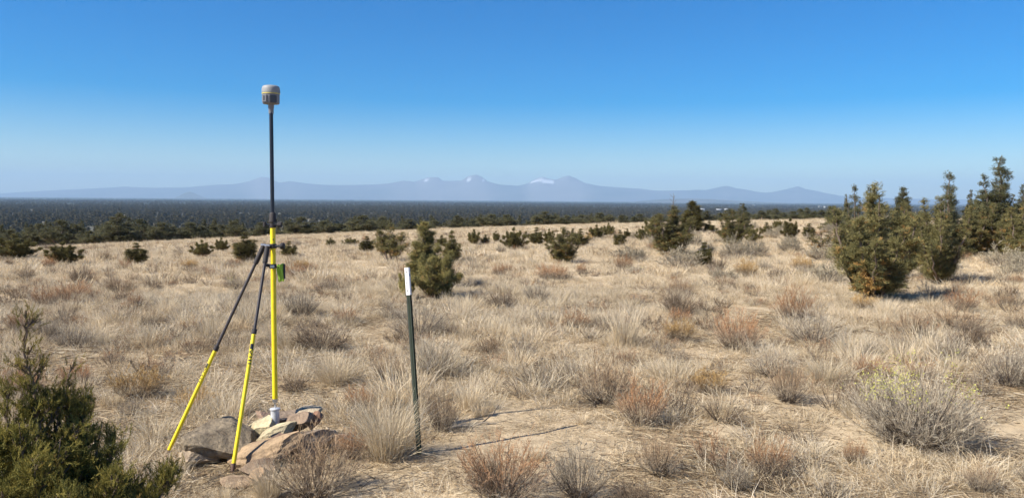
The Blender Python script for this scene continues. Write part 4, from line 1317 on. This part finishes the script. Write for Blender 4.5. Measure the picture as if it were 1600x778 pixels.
cyl('point', on(637), on(624), .004, M_STEEL, root, 12, .013)
cyl('lower_tube', on(624), on(352), .0172, M_YEL, root, 24)
cyl('tube_collar', on(628), on(622), .0176, M_STEEL, root, 24)
cyl('upper_tube', on(345), on(176), .0128, M_BLK, root, 24)
cyl('clamp_collar', on(356), on(348.5), .023, M_GRIP, root, 20)
lathe('clamp_sleeve', [(.026, 0), (.027, .006), (.022, .02), (.0215, .05), (.017, .062), (.0135, .066)], M_GRIP, root, 24, axis, on(347.5))
cl = cyl('clamp_screw', on(351) + np.array([-.045, -.012, 0]), on(351) + np.array([.050, -.012, 0]), .008, M_BLK, root, 10)
cyl('clamp_knob', on(351) + np.array([.036, -.012, 0]), on(351) + np.array([.064, -.012, 0]), .019, M_GRIP, root, 8)
cyl('clamp_lever', on(351) + np.array([-.048, -.016, -.014]), on(351) + np.array([-.048, -.016, .018]), .011, M_GRIP, root, 8)
# leg head with locking knob
hd = on(384.5)
cyl('leg_head', on(388), on(381), .0235, M_GRIP, root, 20)
cyl('locking_screw', hd + np.array([.015, -.01, 0]), hd + np.array([.058, -.012, .002]), .008, M_BLK, root, 10)
lathe('locking_knob', [(.012, 0), (.020, .004), (.022, .014), (.020, .028), (.012, .032)], M_GRIP, root, 9, (1, -.1, .05), hd + np.array([.050, -.012, .002]), False)
# bubble level
lv = on(415.5)
cyl('level_clamp', on(419), on(412.5), .0215, M_GRIP, root, 20)
b_ = block('level_housing', lv + np.array([.004, -.032, 0]), (.042, .022, .030), M_BLK, root, .25)
block('level_vial', lv + np.array([.0068, -.0436, 0.001]), (.026, .003, .018), M_VIAL, b_, .25, .001)
cyl('level_arm', lv + np.array([-.045, -.004, .006]), lv + np.array([-.014, -.004, 0]), .011, M_GRIP, root, 10)
# small round hole mark on the yellow tube
cyl('button', on(374) + np.array([.008, -.0145, 0]), on(374) + np.array([.0085, -.0195, 0]), .005, M_BLK, root, 10)

feet = [at(258, 716)[0] + np.array([0, 0, .0]), at(362, 744)[0]]
heads = [hd + np.array([-.055, -.018, .004]), hd + np.array([-.022, -.045, .002])]
joints_y = [545, 519]
for k in range(2):
    h0, f0 = heads[k], feet[k] - tip
    u = nrm(f0 - h0); L = float(np.linalg.norm(f0 - h0))
    # where the black tube enters the yellow one
    def sy(t):
        q = tip + h0 + u * t - CAM
        return CY - F_PX * (q @ UP) / (q @ fwd)
    ts = np.linspace(0, L, 400); ys = np.array([sy(q) for q in ts])
    tj = float(np.interp(joints_y[k], ys, ts)); tg = float(np.interp((412, 411)[k], ys, ts)); tf_ = float(np.interp((703, 724)[k], ys, ts))
    lg = cyl('leg', h0 + u * tj, h0 + u * tf_, .0125, M_YEL, root, 20)
    cyl('inner_tube', h0 + u * (tg - .02), h0 + u * tj, .0098, M_BRN, lg, 16)
    cyl('grip', h0, h0 + u * tg, .0165, M_GRIP, lg, 16)
    cyl('leg_collar', h0 + u * (tj - .022), h0 + u * (tj + .012), .0165, M_GRIP, lg, 16)
    cyl('foot_point', h0 + u * (tf_ - .002), h0 + u * (L + .015), .0145, M_RUST, lg, 14, .005)
    cyl('hinge_arm', hd + axis * 0 + (h0 - hd) * .25, h0 - u * -.012, .0085, M_BLK, lg, 10)
    cyl('hinge_bolt', h0 + np.array([-.018, -.006, .004]), h0 + np.array([.018, -.006, .004]), .009, M_STEEL, lg, 8)
    # the printed marks on the yellow tube: a black block with a zigzag, then bars
    side = nrm(np.cross(u, -(tip + h0 - CAM))); front = nrm(np.cross(side, u))
    if front @ (CAM - tip - h0) < 0: front = -front
    if k == 0: front = nrm(front + side * (-.9 if (side[0] > 0) else .9)); side = nrm(np.cross(u, front))
    g = Geo()

    def patch(t0, t1, a0, a1, s=0.0):
        for i in range(5):
            b0, b1 = a0 + (a1 - a0) * i / 5, a0 + (a1 - a0) * (i + 1) / 5
            q = []
            for (tt, aa) in ((t0 + s * b0, b0), (t0 + s * b1, b1), (t1 + s * b1, b1), (t1 + s * b0, b0)):
                q.append(h0 + u * tt + (front * math.cos(aa) + side * math.sin(aa)) * .01285)
            g.add(q, [(0, 1, 2), (0, 2, 3)], np.ones(3))
    m0 = tj + (.075 if k else .10)
    wd = .95 if k else .45
    patch(m0, m0 + .034, -wd, wd)
    patch(m0 + .040, m0 + .048, -wd, wd, .012); patch(m0 + .056, m0 + .064, -wd, wd, -.012)
    for i in range(3): patch(m0 + .080 + .021 * i, m0 + .087 + .021 * i, -wd * .9, wd * .9)
    link('printed_mark', g.mesh('printed_mark', M_BLK), lg)

# lime green pouch hanging behind the level
pz = on(427)
pouch = thing('pouch', 'lime green pouch hanging on the yellow pole at the level', 'pouch', tip + pz + np.array([.046, .012, -.055]), 0, .9)
import bmesh
bm = bmesh.new()
bmesh.ops.create_cube(bm, size=1)
bmesh.ops.subdivide_edges(bm, edges=bm.edges[:], cuts=7, use_grid_fill=True)
for q in bm.verts:
    x, y, z = q.co
    t_ = z + .5
    wv = .5 + .5 * math.sin(t_ * 3.0)
    q.co = Vector((x * (.040 + .010 * t_) + .004 * math.sin(t_ * 7), y * (.014 + .020 * wv) + .004 * math.sin(x * 9 + t_ * 4), t_ * .128 + .006 * math.sin(x * 7)))
bmesh.ops.smooth_vert(bm, verts=bm.verts[:], factor=.5, use_axis_x=True, use_axis_y=True, use_axis_z=True)
me = bpy.data.meshes.new('bag'); bm.to_mesh(me); bm.free(); me.materials.append(M_LIME)
for pl in me.polygons: pl.use_smooth = True
link('bag', me, pouch)
block('binding', (.026, .0, .075), (.007, .032, .11), M_GRIP, pouch, 0, .003)
block('fold', (-.004, -.0175, .070), (.005, .006, .105), M_LIME, pouch, 0, .002)
block('strap', (-.030, -.010, .105), (.05, .006, .012), M_GRIP, pouch, 0, .002)

# receiver
rb = thing('gnss_receiver', 'white topped grey satellite receiver on the tip of the pole', 'receiver', tip + on(163.5))
lathe('adapter', [(.0125, -.062), (.0165, -.060), (.0165, -.030), (.019, -.022), (.019, -.004), (.024, 0), (.024, .004)], M_GREY, rb, 24)
lathe('housing', [(.030, .002), (.050, .002), (.0545, .006), (.0555, .030), (.0560, .066)], M_GREY, rb, 36)
lathe('trim_ring', [(.0562, .0655), (.0588, .0665), (.0588, .0715), (.0570, .0725)], solid('yellow_trim', (.62, .52, .16), .5, var=.05), rb, 36)
lathe('dome', [(.0575, .073), (.0594, .0745), (.0590, .092), (.0575, .106), (.0535, .116), (.044, .122), (.025, .1255), (.004, .1265)], M_WHITE, rb, 36)
pnl = block('keypad_panel', (-.026, -.046, .034), (.044, .018, .052), M_GREY, rb, -.5, .005)
block('keypad', (-.0300, -.0545, .036), (.013, .0045, .032), M_DGREY, pnl, -.5, .002)
block('battery_door', (.028, -.0465, .030), (.046, .014, .050), M_DGREY, rb, .53, .005)  # door's dark grey also paints in the shade on the receiver's right side

# pipe monument
pb = at_depth(430, 664, DP)
pm = thing('survey_monument', 'short grey metal pipe with a cap standing among the stones', 'survey marker', pb)
ph = float(np.linalg.norm(tip - pb))
lathe('pipe', [(.028, -.16), (.028, ph - .012)], M_GALV, pm, 28, axis)
lathe('cap', [(.0285, 0), (.0335, .001), (.034, .009), (.031, .0115), (.012, .0125)], M_GALV, pm, 28, axis, axis * (ph - .0125))

# ------------------------------------------------------------------ steel post
fb, fd = at(655, 708)
ft_ = at_depth(636, 418, fd + .02)
pax = nrm(ft_ - fb); plen = float(np.linalg.norm(ft_ - fb))
zax = Vector(pax); nv = Vector((.46, -.888, 0)); nv = (nv - zax * nv.dot(zax)).normalized(); xv = nv.cross(zax) * -1
Mp = Matrix((xv, nv, zax)).transposed()           # local x along the flange, y along the stem, z up


def tsec(name, z0, z1, mat, parent, e=0.0):
    prof = [(-.0175 - e, -.002 - e), (.0175 + e, -.002 - e), (.0175 + e, .0035 + e), (.0032 + e, .0045 + e), (.0024 + e, .022 + e), (-.0024 - e, .022 + e), (-.0032 - e, .0045 + e), (-.0175 - e, .0035 + e)]
    n = len(prof)
    v = [(a, b, z) for z in (z0, z1) for (a, b) in prof]
    f = []
    for i in range(n):
        j = (i + 1) % n
        f += [(i, j, n + j), (i, n + j, n + i)]
    for o_ in (0, n):
        f += [(o_ + 0, o_ + 1, o_ + 2), (o_ + 0, o_ + 2, o_ + 7), (o_ + 7, o_ + 2, o_ + 3), (o_ + 7, o_ + 3, o_ + 6), (o_ + 6, o_ + 3, o_ + 4), (o_ + 6, o_ + 4, o_ + 5)]
    g = Geo(); g.add(v, f, np.ones(3))
    me = g.mesh(name, mat)
    me.transform(Mp.to_4x4())
    return link(name, me, parent)


post = thing('steel_post', 'dark green steel T post with a white painted top, leaning slightly', 'post', fb)
shaft = tsec('shaft', -.2, plen - .178, M_GREEN, post)
tipo = tsec('painted_tip', plen - .178, plen, M_WTIP, post, .0004)
for k in range(20):
    zc = .08 + k * .054
    if zc > plen - .03: break
    c = Mp @ Vector((0, -.004, zc))
    block('stud', c, (.012, .008, .012), M_WTIP if zc > plen - .178 else M_GREEN, tipo if zc > plen - .178 else shaft, 0, .002, Mp)
for zc in (plen - .03, plen - .1, plen - .15):     # punched holes on the white face
    c = Mp @ Vector((-.009, .0046, zc))
    block('hole', c, (.006, .001, .011), M_DGREY, tipo, 0, .0003, Mp)

# ------------------------------------------------------------------ fallen branches
for (pts, r, label) in (([(955, 405), (968, 411), (985, 417)], .02, 'dark fallen branch left of the pale sagebrush'),
                        ([(1040, 425), (1052, 430), (1060, 436)], .018, 'dark bare branch lying below the grey sagebrush'),
                        ([(700, 672), (745, 664), (775, 662)], .009, 'pale weathered stick on the sand right of the upright tan shrub'),
                        ([(1140, 700), (1190, 738), (1235, 775)], .006, 'long pale dead stalk slanting across the sand near the bottom')):
    P = np.array([at(*q)[0] + np.array([0, 0, r * 1.1]) for q in pts])
    P = np.stack([np.interp(np.linspace(0, 2, 9), range(3), P[:, k]) for k in range(3)], -1)
    P[:, 2] = gz(P[:, 0], P[:, 1]) + r * .9 + .01 * np.sin(np.arange(9) * 1.4)
    rel = P - P[0]
    g = Geo(); tv, tf = tubes(rel[None], r * np.linspace(1, .45, 9)[None], 6)
    g.add(tv, tf, (.42, .35, .26) if 'pale' in label[:10] else (.10, .08, .07))
    mid = rel[5]
    tv, tf = tubes(np.array([[mid, mid + np.array([.08, .05, .05]), mid + np.array([.12, .12, .10])]]), np.array([[r * .6, r * .4, r * .2]]), 5)
    g.add(tv, tf, (.12, .1, .085))
    prop(link('fallen_branch', g.mesh('fallen_branch', M_BARK), None, P[0]), label, 'branch')


# ------------------------------------------------------------------ labels that tell look-alikes apart
MARKS = [(655, 705, 'the steel post'), (430, 655, 'the yellow pole'), (258, 716, 'the left tripod foot'), (362, 744, 'the near tripod foot'), (1435, 694, 'the large grey rabbitbrush'),
         (1362, 469, 'the big olive juniper'), (1466, 441, 'the brownish olive juniper'), (610, 411, 'the fan shaped juniper'), (690, 466, 'the bushy juniper'),
         (1050, 398, 'the dead spiked juniper'), (880, 411, 'the spiky juniper'), (1060, 534, 'the rounded golden shrub'), (1003, 664, 'the two topped reddish shrub'),
         (785, 774, 'the wide rusty shrub'), (1281, 398, 'the scraggy juniper'), (500, 547, 'the dark twiggy shrub'), (968, 385, 'the lone conical juniper'),
         (803, 391, 'the dark squat juniper'), (170, 740, 'the nearest juniper'), (22, 406, 'the left edge juniper'), (100, 414, 'the second juniper from left'),
         (213, 413, 'the lone crest juniper'), (315, 402, 'the round olive juniper'), (975, 541, 'the tall pale grass tuft'), (900, 512, 'the flat rusty shrub'),
         (1588, 400, 'the yellow green juniper'), (1234, 374, 'the low dark juniper'), (1145, 384, 'the grey brown juniper'), (1532, 392, 'the grey green juniper'),
         (1272, 537, 'the wide grey shrub'), (1152, 547, 'the broad reddish shrub'), (215, 622, 'the golden topped shrub'), (112, 470, 'the rusty left shrub'),
         (452, 402, 'the small juniper by the pole'), (740, 383, 'the sharp tipped juniper'), (1110, 616, 'the rust orange shrub'), (862, 437, 'the low rusty shrub')]
COLW = {'grey': 'grey', 'grey2': 'grey', 'brown': 'brown', 'brown2': 'brown', 'rust': 'reddish', 'rust2': 'reddish', 'dark': 'dark', 'gold': 'golden', 'bloom': 'yellow flecked',
        'sage': 'pale', 'sage2': 'pale'}
taken = {o['label'] for o in bpy.data.objects if o.get('label')}
for o, kind, w in AUTO:
    q = np.array(o.location) - CAM
    dep = float(q @ fwd)
    px, py, wp = CX + F_PX * (q @ RIGHT) / dep, CY - F_PX * (q @ UP) / dep, w * F_PX / dep
    size = 'tiny' if wp < 22 else 'small' if wp < 40 else 'middling' if wp < 62 else 'broad'
    noun = 'sagebrush' if 'sage' in kind else 'dry shrub'
    near = sorted(MARKS, key=lambda m: math.hypot(px - m[0], 2.2 * (py - m[1])))[:6]
    done = None
    for m in near:
        dx, dy = px - m[0], py - m[1]
        far = 'just ' if math.hypot(dx, 2.2 * dy) < 60 else '' if math.hypot(dx, 2.2 * dy) < 150 else 'well '
        side = 'left of' if dx < 0 else 'right of'
        fb_ = 'in front of' if dy > 0 else 'behind'
        both = ('left' if dx < 0 else 'right') + ' and ' + ('in front of' if dy > 0 else 'behind')
        rel = side if abs(dx) > 2.5 * abs(dy) else fb_ if abs(dy) > abs(dx) else both
        txt = f'{size} {COLW[kind]} {noun} {far}{rel} {m[2]}'
        if txt not in taken:
            done = txt; break
    if done is None:
        m, n_ = near[0], near[1]
        done = f'{size} {COLW[kind]} {noun} between {m[2]} and {n_[2]}'
    taken.add(done)
    o['label'] = done
ORD = ['first', 'second', 'third', 'fourth', 'fifth', 'sixth', 'seventh', 'eighth', 'ninth', 'tenth', 'eleventh', 'twelfth', 'thirteenth', 'fourteenth', 'fifteenth', 'sixteenth',
       'seventeenth', 'eighteenth', 'nineteenth', 'twentieth']
row = sorted([o for o in bpy.data.objects if o.get('group') == 'old junipers in the row below the crest'], key=lambda o: o.location.x / o.location.y)
for k, o in enumerate(row):
    o['label'] = (f'old dark juniper, {ORD[k]} from the left in the row below the crest' if k < 20 else
                  f'old dark juniper, {ORD[len(row) - 1 - k]} from the right in the row below the crest' if len(row) - 1 - k < 20 else
                  f'old dark juniper, {ORD[k - 20]} right of the middle of the row below the crest')


# ------------------------------------------------------------------ haze
def build_haze():
    m = bpy.data.materials.new('haze')
    m.use_nodes = True
    nd, lk = m.node_tree.nodes, m.node_tree.links
    nd.remove(nd['Principled BSDF'])
    v = nd.new('ShaderNodeVolumePrincipled')
    v.inputs['Color'].default_value = (.50, .74, 1.0, 1)
    v.inputs['Density'].default_value = 7.0e-5
    v.inputs['Anisotropy'].default_value = 0.0
    lk.new(v.outputs[0], nd['Material Output'].inputs['Volume'])
    g = Geo()
    box_geo(g, (-25500, -25500, -34), (25500, 25500, 700))
    prop(link('haze', g.mesh('haze', m)), 'thin blue haze over the plain and mountains', 'haze', kind='stuff')


build_haze()
